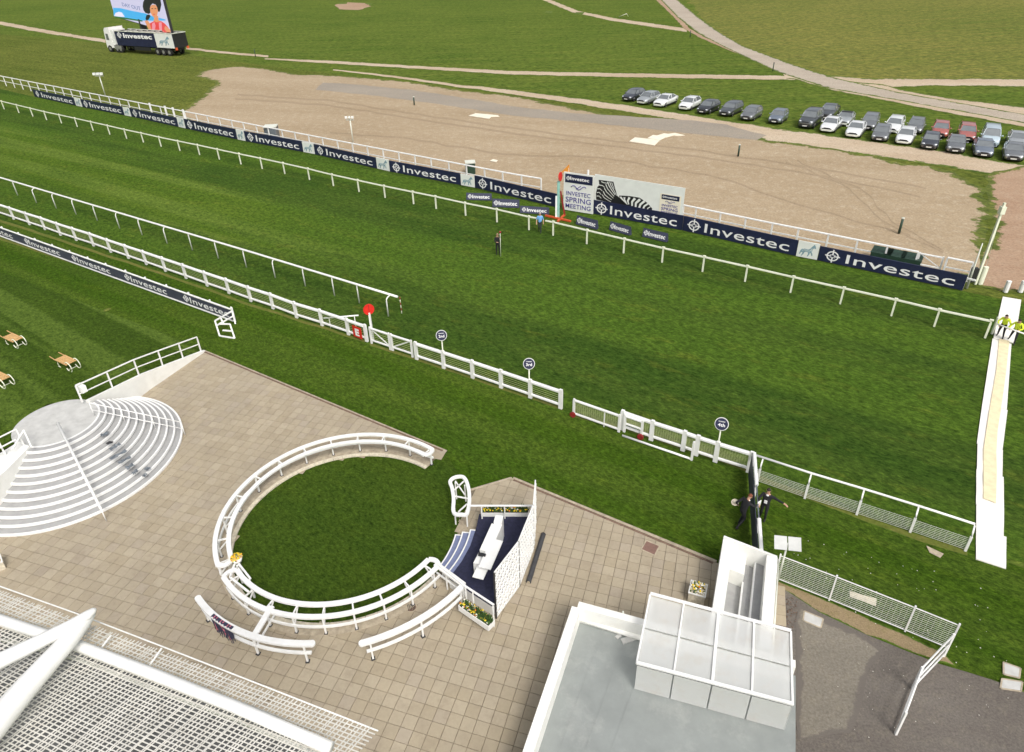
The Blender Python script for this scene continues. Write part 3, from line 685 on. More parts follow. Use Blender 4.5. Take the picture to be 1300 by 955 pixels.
for k in range(110):
    a = random.uniform(0, 6.28); r = .22*math.sqrt(random.random())
    mb.ball(Vector((bc.x+r*math.cos(a), bc.y+r*math.sin(a), 1.13+.10*(1-(r/.22)**2)+random.uniform(-.02,.02))), random.uniform(.022,.035), (1,1,.6), 5, 3, random.choice((1,1,1,1,2,0)), .3)
part('flowers', mb, FLM, t)
# small rail bits where the pot stands
t = thing('ring_gate', 'short white straight rail piece beside the flower pot, closing the ring', 'gate', G(308,730,0))
for p, q in (((303,716),(318,735)),((298,716),(292,733)),((292,733),(316,752))):
    mb = MB(); mb.beam(G(*p, 1.02), G(*q, 1.02), .07, .06); part('rail', mb, MT['white'], t)
for p in ((301,718),(316,736)):
    q = G(*p, 1.0); mb = MB(); mb.beam(Vector((q.x,q.y,0)), q, .07, .07, up=Vector((1,0,0))); part('post', mb, MT['white'], t)

# ------------------------------------------------------------------ stage
DZ = .52
dk = [(608.5,652.6),(604,672),(597,693),(586,713),(571,733),(570,735),(626,771),(640,752),(668,700),(676,654)]
DP = [G(x, y, DZ) for x, y in dk]
st = thing('stage', 'low presentation stage with navy carpet and three slate blue curved steps', 'stage', G(620,720,0))
mb = MB(); mb.prism([p-Vector((0,0,DZ-.01)) for p in DP], (0,0,DZ-.02)); part('platform', mb, MT['white'], st)
mb = MB(); mb.prism([p-Vector((0,0,.01)) for p in DP], (0,0,.012)); part('carpet', mb, MT['carpet'], st)
def rr(px, py, z): p = G(px, py, z)-RC; return p.xy.length, math.atan2(p.y, p.x)
for k, (p, q) in enumerate((((576,679),(560,719.6)),((585,675.7),(563.8,724.6)),((595.3,672.7),(569,729)))):
    z = DZ*(k+1)/3-.03; r1, b1 = rr(*p, z); r2, b2 = rr(*q, z); r = (r1+r2)/2; n = 16
    mb = MB(); band(mb, RC, r, r+.62, b2, b1, .005*k, z, n); part('step', mb, MT['carpet2'], st)
    mb = MB(); band(mb, RC, r-.022, r+.035, b2, b1, .0, z+.008, n); part('nosing', mb, MT['white'], st)
    for b in (b1, b2):
        u = Vector((math.cos(b), math.sin(b), 0)); mb = MB(); mb.beam(RC+u*(r-.02)+Vector((0,0,z/2)), RC+u*(r+.34)+Vector((0,0,z/2)), .05, z+.02); part('step_side', mb, MT['white'], st)
# stage rails
def simple_rail(label, pxs, z0, z, posts, w_=.07, mid=None, name='hand_rail', mat='white'):
    P = [G(x, y, z) for x, y in pxs]; t = thing(name, label, 'rail', (P[0].x, P[0].y, z0))
    for i in range(len(P)-1):
        mb = MB(); mb.bbeam(P[i], P[i+1], w_, .06); part('top_rail', mb, MT[mat], t)
        if mid:
            mb = MB(); mb.beam(P[i]-Vector((0,0,z-mid)), P[i+1]-Vector((0,0,z-mid)), .04, .04); part('lower_rail', mb, MT[mat], t)
    for i, s in posts:
        p = P[i].lerp(P[i+1], s); mb = MB(); mb.beam(Vector((p.x,p.y,z0)), p-Vector((0,0,.03)), .05, .05, up=Vector((1,0,0))); part('post', mb, MT[mat], t)
    return t
simple_rail('white rail along the far edge of the navy stage', [(597,642),(676,642)], 0, 1.25, [(0,.18),(0,.55),(0,.98)])
simple_rail('white rail along the near edge of the navy stage above the flower trough', [(589,743),(627,768)], 0, 1.25, [(0,.05),(0,.3),(0,.97)])
simple_rail('short white rail beside the stage steps', [(556,716),(589,743)], 0, 1.1, [(0,.3),(0,.95)])
def trough(label, p, q, z, w_, n, cat='flower trough'):
    P, Q = G(*p, z), G(*q, z); t = thing('flower_trough', label, cat, (P.x, P.y, 0)); d = (Q-P).normalized(); r = Vector((d.y, -d.x, 0))
    mb = MB(); hgt = .26
    mb.beam(P+r*w_/2-Vector((0,0,hgt/2)), Q+r*w_/2-Vector((0,0,hgt/2)), .025, hgt); mb.beam(P-r*w_/2-Vector((0,0,hgt/2)), Q-r*w_/2-Vector((0,0,hgt/2)), .025, hgt)
    for e in (P, Q): mb.beam(e-r*(w_/2-.013)-Vector((0,0,hgt/2)), e+r*(w_/2-.013)-Vector((0,0,hgt/2)), .025, hgt-.004)
    part('box', mb, MT['white'], t)
    mb = MB(); mb.beam(P-Vector((0,0,.10)), Q-Vector((0,0,.10)), w_-.03, .12); part('soil', mb, MT['soil'], t)
    a = math.atan2(d.y, d.x); c = (P+Q)/2+Vector((0,0,-.02)); hl = (Q-P).length/2-.04
    mb = MB(); flowers(mb, c, hl, w_/2-.03, n*2, .10, a, (0,)); flowers(mb, c+Vector((0,0,.05)), hl, w_/2-.02, n, .12, a, (1,1,1,2,3,0,0)); part('flowers', mb, FLM, t)
    mb = MB()
    for k in range(int(n*.8)):
        s = random.choice((.2,.25,.85,.9,.5)); b0 = P.lerp(Q, min(1, max(0, s+random.uniform(-.12,.12))))
        mb.beam(b0, b0+Vector((random.uniform(-.1,.1), random.uniform(-.1,.1), random.uniform(.15,.32))), .03, .01)
    part('foliage', mb, MT['leaf'], t); return t
trough('white trough of yellow and orange flowers hung on the near edge of the stage', (586,765), (624,791), .62, .34, 110)
trough('white trough of low flowers along the far edge of the stage', (611,648), (671,648), .72, .30, 90)
# lectern block
def wbox(t, nm, base_near, base_far, wd, z0, h, m='white'):
    P, Q = G(*base_near, z0), G(*base_far, z0); d = (Q-P).normalized(); l = Vector((-d.y, d.x, 0))
    c = (P+Q)/2+l*wd/2; mb = MB(); R = Matrix((d, l, Vector((0,0,1)))).transposed()
    mb.box(c+Vector((0,0,h/2)), ((Q-P).length, wd, h), mat=R); return part(nm, mb, MT[m], t), c, R
t = thing('presentation_counter', 'white stepped counter and lecterns standing on the navy carpet', 'counter', G(620,705,DZ))
wbox(t, 'counter', (623.5,723), (638,689), .42, DZ+.003, .95)
wbox(t, 'counter_top', (622.8,724), (638.6,687.6), .47, DZ+.955, .03)
wbox(t, 'front_lectern', (614,735.3), (620.5,722), .38, DZ+.003, .75)
o, c, R = wbox(t, 'front_lectern_top', (613.5,736.4), (620,721.5), .42, DZ+.755, .03)
wbox(t, 'rear_lectern', (638,689), (640,680), .32, DZ+.003, 1.1)
mb = MB(); q = G(612,704.5,DZ+1.0); mb.box(q, (.10,.28,.10), math.atan2((G(638,689)-G(623.5,723)).y, (G(638,689)-G(623.5,723)).x)); part('slot', mb, MT['blackp'], t)
# folding lattice screen
t = thing('lattice_screen', 'tall white folding lattice screen along the right edge of the stage', 'screen', G(650,760,0))
SB = [G(630.2,786,.0), G(659.5,745.5,.0), G(677.5,698,.0), G(680,665,.0)]
HS = hz(SB[0], 727)
for i in range(3):
    P, Q = SB[i]+Vector((0,0,.08)), SB[i+1]+Vector((0,0,.08)); d = (Q-P).normalized(); nn = Vector((-d.y, d.x, 0)); up = Vector((0,0,1)); H = HS-.08
    if nn.dot(CP-P) < 0: nn = -nn
    ln = (Q-P).length; P = P+d*.02; Q = Q-d*.02
    mb = MB()
    for z in (.03, H-.03): mb.beam(P+up*z, Q+up*z, .045, .06)
    for p in (P, Q): mb.beam(p+up*.06, p+up*(H-.06), .045, .05, up=d)
    part('frame', mb, MT['white'], t)
    fl = MB(); nx = max(2, round(ln/.125)); ny = round(H/.14); cw = ln*.998/nx; chh = (H-.06)/ny
    for a in range(nx):
        for b in range(ny):
            c = P+d*((a+.5)*cw-.02)+up*(.03+(b+.5)*chh); tl = .35+.25*((a+b) % 3-1); bw = nn*(.012*((a*2+b) % 3-1))
            O = [c-d*cw/2-up*chh/2, c+d*cw/2-up*chh/2, c+d*cw/2+up*chh/2, c-d*cw/2+up*chh/2]
            I = [c-d*.030-up*.045-d*tl*.03, c+d*.018-up*.04-d*tl*.03, c+d*.030+up*.045+d*tl*.03, c-d*.018+up*.04+d*tl*.03]
            fl.add([o+nn*.0 for o in O]+[q+nn*.028+bw for q in I], [(k, (k+1) % 4, 4+(k+1) % 4, 4+k) for k in range(4)])
    part('lattice', fl, MT['white'], t, stuff=True)
    mb = MB(); mb.beam(SB[i], SB[i]+up*(H+.05), .05, .05, up=d); part('support_post', mb, MT['blackp'], t)
a, b = G(671,739,.09), G(690,678,.09)
mb = MB(); mb.tube([a.lerp(b, k/12)+Vector((0,0,.01*math.sin(k*2))) for k in range(13)], .10, 12); mb.disc(a, a-b, .06, .03, 12, 1); mb.disc(a-(b-a).normalized()*.0, a-b, .105, .01, 12, 0)
single('rolled_mat', mb, [MT['darkmat'], MT['kerb']], 'dark rolled up mat lying on the paving behind the lattice screen', 'mat', a.lerp(b, .5)*Vector((1,1,0)) if False else Vector(((a.x+b.x)/2, (a.y+b.y)/2, 0)))

# ------------------------------------------------------------------ planter boxes
def planter(label, p, q, h=.5, w_=None):
    P, Q = G(*p, 0.03), G(*q, 0.03); d = (Q-P).normalized(); l = Vector((-d.y, d.x, 0)); wd = (Q-P).length; w_ = w_ or wd; c = (P+Q)/2+l*w_/2; R = Matrix((d, l, Vector((0,0,1)))).transposed()
    t = thing('planter', label, 'planter', c); mb = MB(); mb.box(c+Vector((0,0,h/2)), (wd, w_, h), mat=R); part('box', mb, MT['kerbw'], t)
    mb = MB(); 
    for s in (-1, 1):
        mb.box(c+d*s*(wd/2)+Vector((0,0,h)), (.04, w_+.05, .04), mat=R); mb.box(c+l*s*(w_/2)+Vector((0,0,h)), (wd-.04, .04, .038), mat=R)
    part('rim', mb, MT['white'], t)
    mb = MB(); a = math.atan2(d.y, d.x); flowers(mb, c+Vector((0,0,h)), wd/2-.04, w_/2-.04, 60, .07, a, (3,3,0)); flowers(mb, c+Vector((0,0,h+.05)), wd/2-.06, w_/2-.05, 70, .1, a, (1,1,3,3,2,0)); part('flowers', mb, FLM, t)
planter('square pale planter with yellow and white flowers beside the white stairwell', (872.5,764), (893,770))
planter('pale trough planter with white flowers at the left edge below the round steps', (-22,736), (8,722), .4, .5)

# ------------------------------------------------------------------ lettering and emblems
TXT = {}
def text_mesh(s, mat, bold=0.0, serif=False):
    key = (s, mat.name, bold)
    if key in TXT: return TXT[key]
    cu = bpy.data.curves.new('lettering', 'FONT'); cu.body = s; cu.size = 1; cu.offset = bold; cu.resolution_u = 3; cu.space_character = 1.04
    cu.extrude = .5; o = bpy.data.objects.new('lettering_source', cu); COL.objects.link(o)
    dg = bpy.context.evaluated_depsgraph_get(); me = bpy.data.meshes.new_from_object(o.evaluated_get(dg)); bpy.data.objects.remove(o)
    xs = [v.co.x for v in me.vertices]; x0, x1 = min(xs), max(xs)
    cap = .73
    for v in me.vertices: v.co.x = (v.co.x-x0)/(x1-x0); v.co.y = v.co.y/cap; v.co.z = v.co.z+.5
    me.materials.clear(); me.materials.append(mat); me.name = 'lettering'; TXT[key] = me; return me
def place(parent, name, me, P, u, v, sx, sy, th=.012):
    u = u.normalized(); v = v.normalized(); n = u.cross(v); P = P-wloc(parent)
    m = Matrix(((u.x*sx, v.x*sy, n.x*th, P.x), (u.y*sx, v.y*sy, n.y*th, P.y), (u.z*sx, v.z*sy, n.z*th, P.z), (0,0,0,1)))
    return link(name, me, parent, m)
def words(parent, s, P, u, v, width, height, mat='letter', bold=.02, th=.012, name='lettering'):
    return place(parent, name, text_mesh(s, MT[mat], bold), P, u, v, width, height, th)
def flat_mesh(name, polys, mats):
    """polys: list of (points2d, material index, layer)"""
    mb = MB()
    for pts, mi, ly in polys: mb.prism([Vector((x, y, ly*.3)) for x, y in pts], (0,0,1), mi)
    return mb.mesh(name, mats)
def ell(cx, cy, rx, ry, n=20, rot=0):
    return [(cx+rx*math.cos(2*math.pi*k/n)*math.cos(rot)-ry*math.sin(2*math.pi*k/n)*math.sin(rot), cy+rx*math.cos(2*math.pi*k/n)*math.sin(rot)+ry*math.sin(2*math.pi*k/n)*math.cos(rot)) for k in range(n)]
def emblem_mesh(mat):
    mb = MB(); n = 32
    for r0, r1 in ((.36,.46),):
        vs = []
        for k in range(n):
            a = 2*math.pi*k/n
            for r in (r0, r1):
                for z in (0, 1): vs.append((r*math.cos(a), r*math.sin(a), z))
        fs = []
        for k in range(n):
            j = (k+1) % n; a, b = 4*k, 4*j
            fs += [(a+1, a+3, b+3, b+1), (a+2, a+3+0, b+3, b+2)[::-1], (a, a+1, b+1, b)[::-1]]
        mb.add(vs, fs)
    for x0, x1, y0, y1 in ((-.56,-.10,-.05,.05),(.10,.56,-.05,.05),(-.05,.05,.10,.6),(-.05,.05,-.6,-.10),(-.20,.20,.10,.14),(-.20,.20,-.14,-.10)):
        mb.prism([Vector(p+(0,)) for p in ((x0,y0),(x1,y0),(x1,y1),(x0,y1))], (0,0,1.02 if x1-x0 > .3 else 1.05))
    return mb.mesh('emblem', MT[mat])
EMB = {}
def emblem(parent, c, u, v, s, mat='letter', th=.012, sx=None):
    if mat not in EMB: EMB[mat] = emblem_mesh(mat)
    return place(parent, 'emblem', EMB[mat], c, u, v, sx or s, s, th)
# a galloping zebra, unit square
ZB = [(.08,.40),(.16,.52),(.30,.56),(.52,.55),(.62,.60),(.72,.76),(.80,.86),(.84,.93),(.88,.86),(.93,.78),(.96,.68),(.90,.65),(.84,.70),(.80,.62),(.78,.50),(.74,.42),(.80,.34),(.84,.22),(.80,.16),(.76,.22),(.74,.32),(.66,.36),(.64,.24),(.58,.10),(.52,.10),(.56,.22),(.56,.36),(.42,.38),(.34,.34),(.30,.22),(.22,.08),(.16,.08),(.22,.22),(.22,.34),(.14,.30),(.08,.16),(.03,.18),(.08,.32)]
zme = flat_mesh('zebra_print', [(ZB, 0, 0)]+[([(x, .40), (x+.018, .40), (x+.05, .54), (x+.03, .54)], 1, 1) for x in (.2,.27,.34,.41,.48,.55,.62)]+[([(.66,.5),(.68,.49),(.76,.64),(.74,.66)], 1, 1), ([(.70,.47),(.72,.46),(.79,.58),(.78,.61)], 1, 1)], [MT['zebrab'], MT['boardw']])
def boards_frame(P, Q):
    u = (Q-P); u.z = 0; u.normalize(); n = u.cross(Vector((0,0,1))); return u, Vector((0,0,1)), n   # n faces the stand
def ad_board(xa, xb, kind, label, group, thick=.09):
    P, Q = G(xa, interp(xa, HB_X, HB_Y)), G(xb, interp(xb, HB_X, HB_Y)); h = hz((P+Q)/2, interp((xa+xb)/2, HT_X, HT_Y))
    u, v, n = boards_frame(P, Q); W_ = (Q-P).length-.03
    t = thing('advertising_board', label, 'advertising board', (P+Q)/2, group=group)
    mb = MB(); mb.beam(P+u*.015+v*(h/2+.02)-n*thick/2, P+u*(W_+.015)+v*(h/2+.02)-n*thick/2, thick, h-.04); part('board', mb, MT['navy' if kind == 'n' else 'boardw'], t)
    if kind == 'n':
        emblem(t, P+u*W_*.105+v*h*.5+n*.001, u, v, h*.72, sx=h*.80)
        words(t, 'Investec', P+u*W_*.205+v*h*.21+n*.001, u, v, W_*.735, h*.62, bold=.004)
    else: place(t, 'zebra_print', zme, P+u*W_*.1+v*h*.05+n*.001, u, v, W_*.8, h*.95, .01)
    mb = MB()
    for s in (.15, .85): mb.beam(P+u*W_*s-n*(thick+.03), P+u*W_*s-n*(thick+.03)+v*(h*.9), .05, .05, up=u); mb.beam(P+u*W_*s-n*.75+v*.03, P+u*W_*s-n*(thick+.06)+v*(h*.8), .04, .04, up=u)
    part('strut', mb, MT['galv'], t); return P, Q, h, u, v, n
nb = [(44,96.8),(105,158.4),(167,227),(236,301.7),(312,385.3),(400,478.8),(495,585.2),(603,706.6),(752,866),(866,1010),(1037,1222)]
place_w = ['leftmost of the long row, farthest from the flag pole', 'second from the left in the long row', 'third from the left in the long row', 'fourth from the left, left of the first bin', 'in front of the grey bin behind the rail', 'left of the middle of the row behind three turf strips', 'in front of the dark green bin behind the rail', 'ending at the winning post', 'beneath the big zebra picture board', 'just right of the big zebra picture board', 'last on the right, ending near the flag pole']
zb = [(96.8,105),(158.4,167),(227,236),(301.7,312),(385.3,400),(478.8,495),(585.2,603),(1010,1037)]
for (a, b), wd in zip(nb, place_w): ad_board(a, b, 'n', 'navy Investec board '+wd, 'navy boards along the course')
for (a, b), wd in zip(zb, ['first from the left', 'second from the left', 'third from the left', 'fourth from the left', 'left of the grey floodlight', 'fifth from the right of the far row, before the middle boards', 'beside the dark green bin', 'rightmost, before the last navy board']):
    ad_board(a, b, 'z', 'white zebra board, '+wd, 'zebra boards along the course')
# sponsor boards by the winning post
def sponsor(P, u, v, n, W_, H, t):
    mb = MB(); hh = H
    mb.beam(P+u*W_*.05+v*H*.86+n*.004, P+u*W_*.95+v*H*.86+n*.004, .012, H*.22); part('name_panel', mb, MT['navy'], t)
    emblem(t, P+u*W_*.15+v*H*.86+n*.012, u, v, H*.10); words(t, 'Investec', P+u*W_*.22+v*H*.825+n*.012, u, v, W_*.62, H*.09)
    mb = MB(); mb.tube([P+u*W_*(.25+.5*k/10)+v*H*(.64+.05*math.sin(k*.9))+n*.01 for k in range(11)], .02*H/2, 5); mb.tube([P+u*W_*(.42+.16*k/6)+v*H*(.60+.10*k/6)+n*.01 for k in range(7)], .018*H/2, 5); part('swoosh', mb, MT['purple'], t)
    for s, z, hh, ww in (('INVESTEC', .42, .11, .80), ('SPRING', .24, .14, .84), ('MEETING', .08, .12, .84)):
        words(t, s, P+u*W_*(.5-ww/2)+v*H*z+n*.003, u, v, W_*ww, H*hh, 'purple', 0.005)
P, Q = G(715, interp(715, HB_X, HB_Y)+2), G(752.5, interp(752.5, HB_X, HB_Y)+1.5)
u, v, n = boards_frame(P, Q); H = hz(P, 218.5)
t = thing('sponsor_board', 'tall white board reading INVESTEC SPRING MEETING beside the winning post', 'advertising board', (P+Q)/2)
mb = MB(); mb.beam(P+v*(H/2+.05)-n*.05, Q+v*(H/2+.05)-n*.05, .08, H-.05); part('board', mb, MT['boardw'], t)
sponsor(P+v*.05, u, v, n, (Q-P).length, H-.05, t)
P, Q = G(752.5, interp(752.5, HB_X, HB_Y)), G(863.5, interp(863.5, HB_X, HB_Y)); u, v, n = boards_frame(P, Q)
zl = hz(P, 252.8)+.02; zt = hz(P, 226); W_ = (Q-P).length; off = n*.11
t = thing('zebra_billboard', 'long white billboard with a large zebra head and striped back above the navy board', 'billboard', (P+Q)/2-off)
mb = MB(); mb.beam(P-off+v*(zl+zt)/2+u*.02, Q-off+v*(zl+zt)/2, .08, zt-zl+.6); part('board', mb, MT['boardw'], t)
mb = MB()
for s in (.06, .35, .65, .94): mb.beam(P+u*W_*s-off-n*.08, P+u*W_*s-off-n*.08+v*(zt-.1), .07, .07, up=u); mb.beam(P+u*W_*s-off-n*1.2, P+u*W_*s-off-n*.1+v*(zt*.7), .06, .06, up=u)
part('strut', mb, MT['galv'], t)
PO = P-off+n*.042
def bp(x, y):   # photo pixel to a point of the billboard
    q = onplane(x, y, PO, n); return ((q-PO).dot(u), (q-PO).dot(v))
zc = lambda x, y: bp(660+x/6.19, 205+y/6.19)
polys = [([zc(*p) for p in [(620,145),(735,160),(745,200),(765,270),(800,300),(820,350),(850,350),(760,340),(690,320),(600,300),(598,250),(610,200),(625,185)]], 0, 0),
         ([zc(*p) for p in [(780,268),(860,272),(940,285),(1000,325),(1040,370),(1035,395),(930,375),(820,350),(790,320)]], 0, 0)]
def stroke(pts, w0, w1):
    L_, R_ = [], []
    for i, p in enumerate(pts):
        a, b = pts[max(0,i-1)], pts[min(len(pts)-1,i+1)]; dx, dy = b[0]-a[0], b[1]-a[1]; l = math.hypot(dx, dy) or 1; w_ = (w0+(w1-w0)*i/(len(pts)-1))/2
        L_.append((p[0]-dy/l*w_, p[1]+dx/l*w_)); R_.append((p[0]+dy/l*w_, p[1]-dx/l*w_))
    return L_+R_[::-1]
for q, w0, w1 in (([(640,158),(662,168),(690,172)],7,4),([(622,185),(650,190),(668,205)],7,3),([(610,215),(630,215),(648,232)],7,3),([(606,245),(625,243),(640,262)],6,3),([(604,272),(622,272),(640,290)],6,3),
    ([(690,160),(700,190),(722,225),(748,262)],8,5),([(706,160),(716,190),(738,225),(760,268)],6,4),([(675,180),(690,215),(715,245),(740,275)],6,4),([(664,210),(682,240),(708,265),(735,290)],6,3),([(655,235),(668,262),(695,285),(722,302)],6,3),([(648,262),(662,285),(688,302),(715,318)],5,3),([(722,165),(730,190),(742,215)],5,3),
    ([(790,278),(808,300),(845,338)],14,5),([(822,282),(822,300),(838,325)],16,5),([(862,283),(848,310),(856,338)],18,8),([(905,290),(882,318),(882,350)],20,12),([(945,298),(912,328),(910,358)],20,14),([(980,312),(948,338),(938,366)],18,15),([(1008,332),(978,352),(968,376)],14,13),([(1026,356),(1006,368),(1000,384)],8,8)):
    polys.append(([zc(*p) for p in stroke(q, w0, w1)], 1, 1))
mz = flat_mesh('zebra_picture', polys, [MT['black'], MT['boardw']]); place(t, 'zebra_picture', mz, PO, u, v, 1, 1, .01)
p0 = bp(837, 270.5); p1 = bp(861.5, 276); ph = bp(837, 243.5)[1]-p0[1]
sb = PO+u*p0[0]+v*(p0[1]-.1)+n*.02; mb = MB(); W2 = p1[0]-p0[0]
mb.beam(sb+v*ph/2-u*.05-n*.01, sb+v*ph/2+u*(W2+.05)-n*.01, .012, ph); part('inset_panel', mb, MT['sheetw'], t)
sponsor(sb, u, v, n, W2, ph, t)

# ------------------------------------------------------------------ rails and fences
post_cache = {}
def inst_box(parent, name, w_, d_, h_, mat, p, rz):
    """upright box standing on p; equal boxes share one mesh"""
    k = (name, round(w_,3), round(d_,3), round(h_,2), mat)
    if k not in post_cache:
        mb = MB(); mb.bbeam((0,-d_/2,h_/2), (0,d_/2,h_/2), w_, h_, 0, .12); post_cache[k] = mb.mesh(name, MT[mat])
    m = Matrix.Rotation(rz, 4, 'Z'); m.translation = Vector(p)-wloc(parent); return link(name, post_cache[k], parent, m)
def fence_run(label, tops, z, pw=.21, pd=.12, rail=(.19,.13), low=(.12,.11), lowz=.26, wires=5, verticals=False, group=None, mat='white', caps=.06, name='rail_fence', lastpost=True, wmat='wire'):
    P = [G(x, y, z) for x, y in tops]; P = [Vector((p.x, p.y, 0)) for p in P]
    t = thing(name, label, 'fence', P[0], group=group); up = Vector((0,0,1))
    ang = math.atan2((P[-1]-P[0]).y, (P[-1]-P[0]).x)
    for i, p in enumerate(P):
        if i == len(P)-1 and not lastpost: break
        inst_box(t, 'post', pw, pd, z+caps, mat, p, ang)
    for i in range(len(P)-1):
        a, b = P[i], P[i+1]; d = (b-a).normalized(); g_ = pw/2+.001
        mb = MB(); mb.bbeam(a+d*g_+up*(z-rail[1]/2), b-d*g_+up*(z-rail[1]/2), *rail); part('top_rail', mb, MT[mat], t)
        mb = MB(); mb.bbeam(a+d*g_+up*lowz, b-d*g_+up*lowz, *low); part('lower_rail', mb, MT[mat], t)
    if wires:
        mb = MB()
        for i in range(len(P)-1):
            for k in range(wires):
                zz = lowz+.1+(z-rail[1]-lowz-.12)*(k+.5)/wires; mb.beam(P[i]+up*zz, P[i+1]+up*zz, .012, .014)
            if verticals:
                ln = (P[i+1]-P[i]).length; m_ = int(ln/.11); d = (P[i+1]-P[i])/m_
                for k in range(1, m_): mb.beam(P[i]+d*k+up*(lowz+.04), P[i]+d*k+up*(z-rail[1]), .008, .008, up=d.normalized())
        part('wires', mb, MT[wmat], t, stuff=True)
    return t
run1 = [(-55,241.5),(-30,250),(-9,256.7),(11.3,263.2),(31.4,269.8),(51,275.8),(70.9,282.8),(91,289.1),(113.1,295.9),(135,303.5),(157.6,311),(180.5,318.5),(204.9,326.8),(231.3,335.6),(258.4,344.9),(286.1,354),(314.2,363.8),(342.6,372.8),(372.8,383.9),(405.4,393.5),(439.4,404.8),(462.8,413)]
fence_run('long white wired rail fence on the left, ending at the red E sign', run1, 1.15, group='white wired rail fences by the course')
fence_run('white wired rail fence with the 2nd and 3rd signs, between the gates', [(527,435),(561.8,446.2),(599,458.2),(635.5,470.3),(673.1,482.8),(712,495.8)], 1.15, group='white wired rail fences by the course')
fence_run('white fence with mesh infill beside the 4th sign, up to the dark banner', [(791,522),(829,535.1),(870,548.2),(887,554),(912,562),(955,575)], 1.15, wires=9, verticals=True, group='white wired rail fences by the course')
def gate(label, a, b, z, brace='/', wires=5, wheels=None, mids=(), verticals=False, low=.26):
    A, B = G(*a, z), G(*b, z); A.z = B.z = 0; up = Vector((0,0,1)); t = thing('gate', label, 'gate', A); ang = math.atan2((B-A).y, (B-A).x); d = (B-A).normalized()
    for p in (A, B): inst_box(t, 'stile', .12, .08, z+.03, 'white', p, ang)
    mb = MB(); mb.bbeam(A+d*.061+up*(z-.05), B-d*.061+up*(z-.05), .12, .09); part('top_rail', mb, MT['white'], t)
    mb = MB(); mb.bbeam(A+d*.061+up*low, B-d*.061+up*low, .09, .09); part('lower_rail', mb, MT['white'], t)
    if brace:
        s, e = (low+.05, z-.1) if brace == '/' else (z-.1, low+.05); mb = MB(); mb.beam(A+d*.1+up*s, B-d*.1+up*e, .04, .06); part('brace', mb, MT['white'], t)
    for m in mids: inst_box(t, 'upright', .05, .05, z-.1, 'white', A.lerp(B, m), ang)
    mb = MB()
    for k in range(wires): mb.beam(A+up*(low+.08+(z-low-.2)*(k+.5)/wires), B+up*(low+.08+(z-low-.2)*(k+.5)/wires), .012, .014)
    if verticals:
        m_ = int((B-A).length/.11)
        for k in range(1, m_): mb.beam(A.lerp(B, k/m_)+up*low, A.lerp(B, k/m_)+up*(z-.1), .008, .008, up=d)
    part('wires', mb, MT['wire'], t, stuff=True)
    for wh in (wheels or ()):
        p = A.lerp(B, wh)+d.cross(up)*.12; mb = MB(); mb.disc(p+up*.15-d.cross(up)*.04, d.cross(up), .16, .08, 16); w1 = part('wheel', mb, MT['dkred'], t)
    return t
gate('left leaf of the white double gate, brace sloping down to the right', (469,415.5), (493,423.3), 1.15, '\\')
gate('right leaf of the white double gate, brace rising to the right', (496,424.3), (521.5,432.4), 1.15, '/')
gate('white mesh sliding gate on dark red wheels at the fence gap', (729,507), (787,527), 1.05, None, 9, (0.0,), (.68,), True, low=.18)
gate('small white gate panel in front of the mesh fence', (794,527), (816,534.5), 1.05, None, 6, (1.0,), (), True, low=.55)
A, B = G(790,553,.06), G(878,583,.06)
t = thing('ground_bar', 'white bar lying along the grass in front of the mesh fence', 'bar', (A.x, A.y, 0))
mb = MB(); mb.tube([A, B], .055, 8); part('bar', mb, MT['white'], t)
inst_box(t, 'post', .1, .1, 1.1, 'white', Vector((B.x, B.y, 0)), TANG)
# tube rail fence with mesh on the right
tp = [(958,577.5),(1030.3,601),(1097.4,621),(1166.6,642.5),(1238,665.5)]
P = [G(x, y, 1.2) for x, y in tp]; t = thing('tube_rail_fence', 'white tubular rail fence with low mesh panels, ending at the matting', 'fence', (P[0].x, P[0].y, 0))
d = (P[-1]-P[0]).normalized(); nn = Vector((d.y, -d.x, 0))
if nn.y > 0: nn = -nn
mb = MB(); mb.tube(P, .05, 10); part('top_rail', mb, MT['rail'], t)
for i, p in enumerate(P[1:] + [G(969,581.5,1.2)]):
    b0 = Vector((p.x, p.y, 0))+nn*.30; mb = MB(); mb.beam(b0, b0+Vector((0,0,.78)), .09, .09, up=d); part('post', mb, MT['rail'], t)
    mb = MB(); mb.tube([b0+Vector((0,0,.76)), b0+Vector((0,0,.95))-nn*.06, p-Vector((0,0,.04))+nn*.03], .035, 8); part('bracket', mb, MT['rail'], t)
Q = [Vector((p.x, p.y, 0))+nn*.30 for p in P]
for i in range(4):
    mb = MB(); a, b = Q[i], Q[i+1]; m_ = int((b-a).length/.18)
    for k in range(8): mb.beam(a+Vector((0,0,.08+.085*k)), b+Vector((0,0,.08+.085*k)), .011, .012)
    for k in range(1, m_): mb.beam(a.lerp(b, k/m_)+Vector((0,0,.06)), a.lerp(b, k/m_)+Vector((0,0,.72)), .0045, .0045, up=d)
    part('mesh_panel', mb, MT['galv'], t)
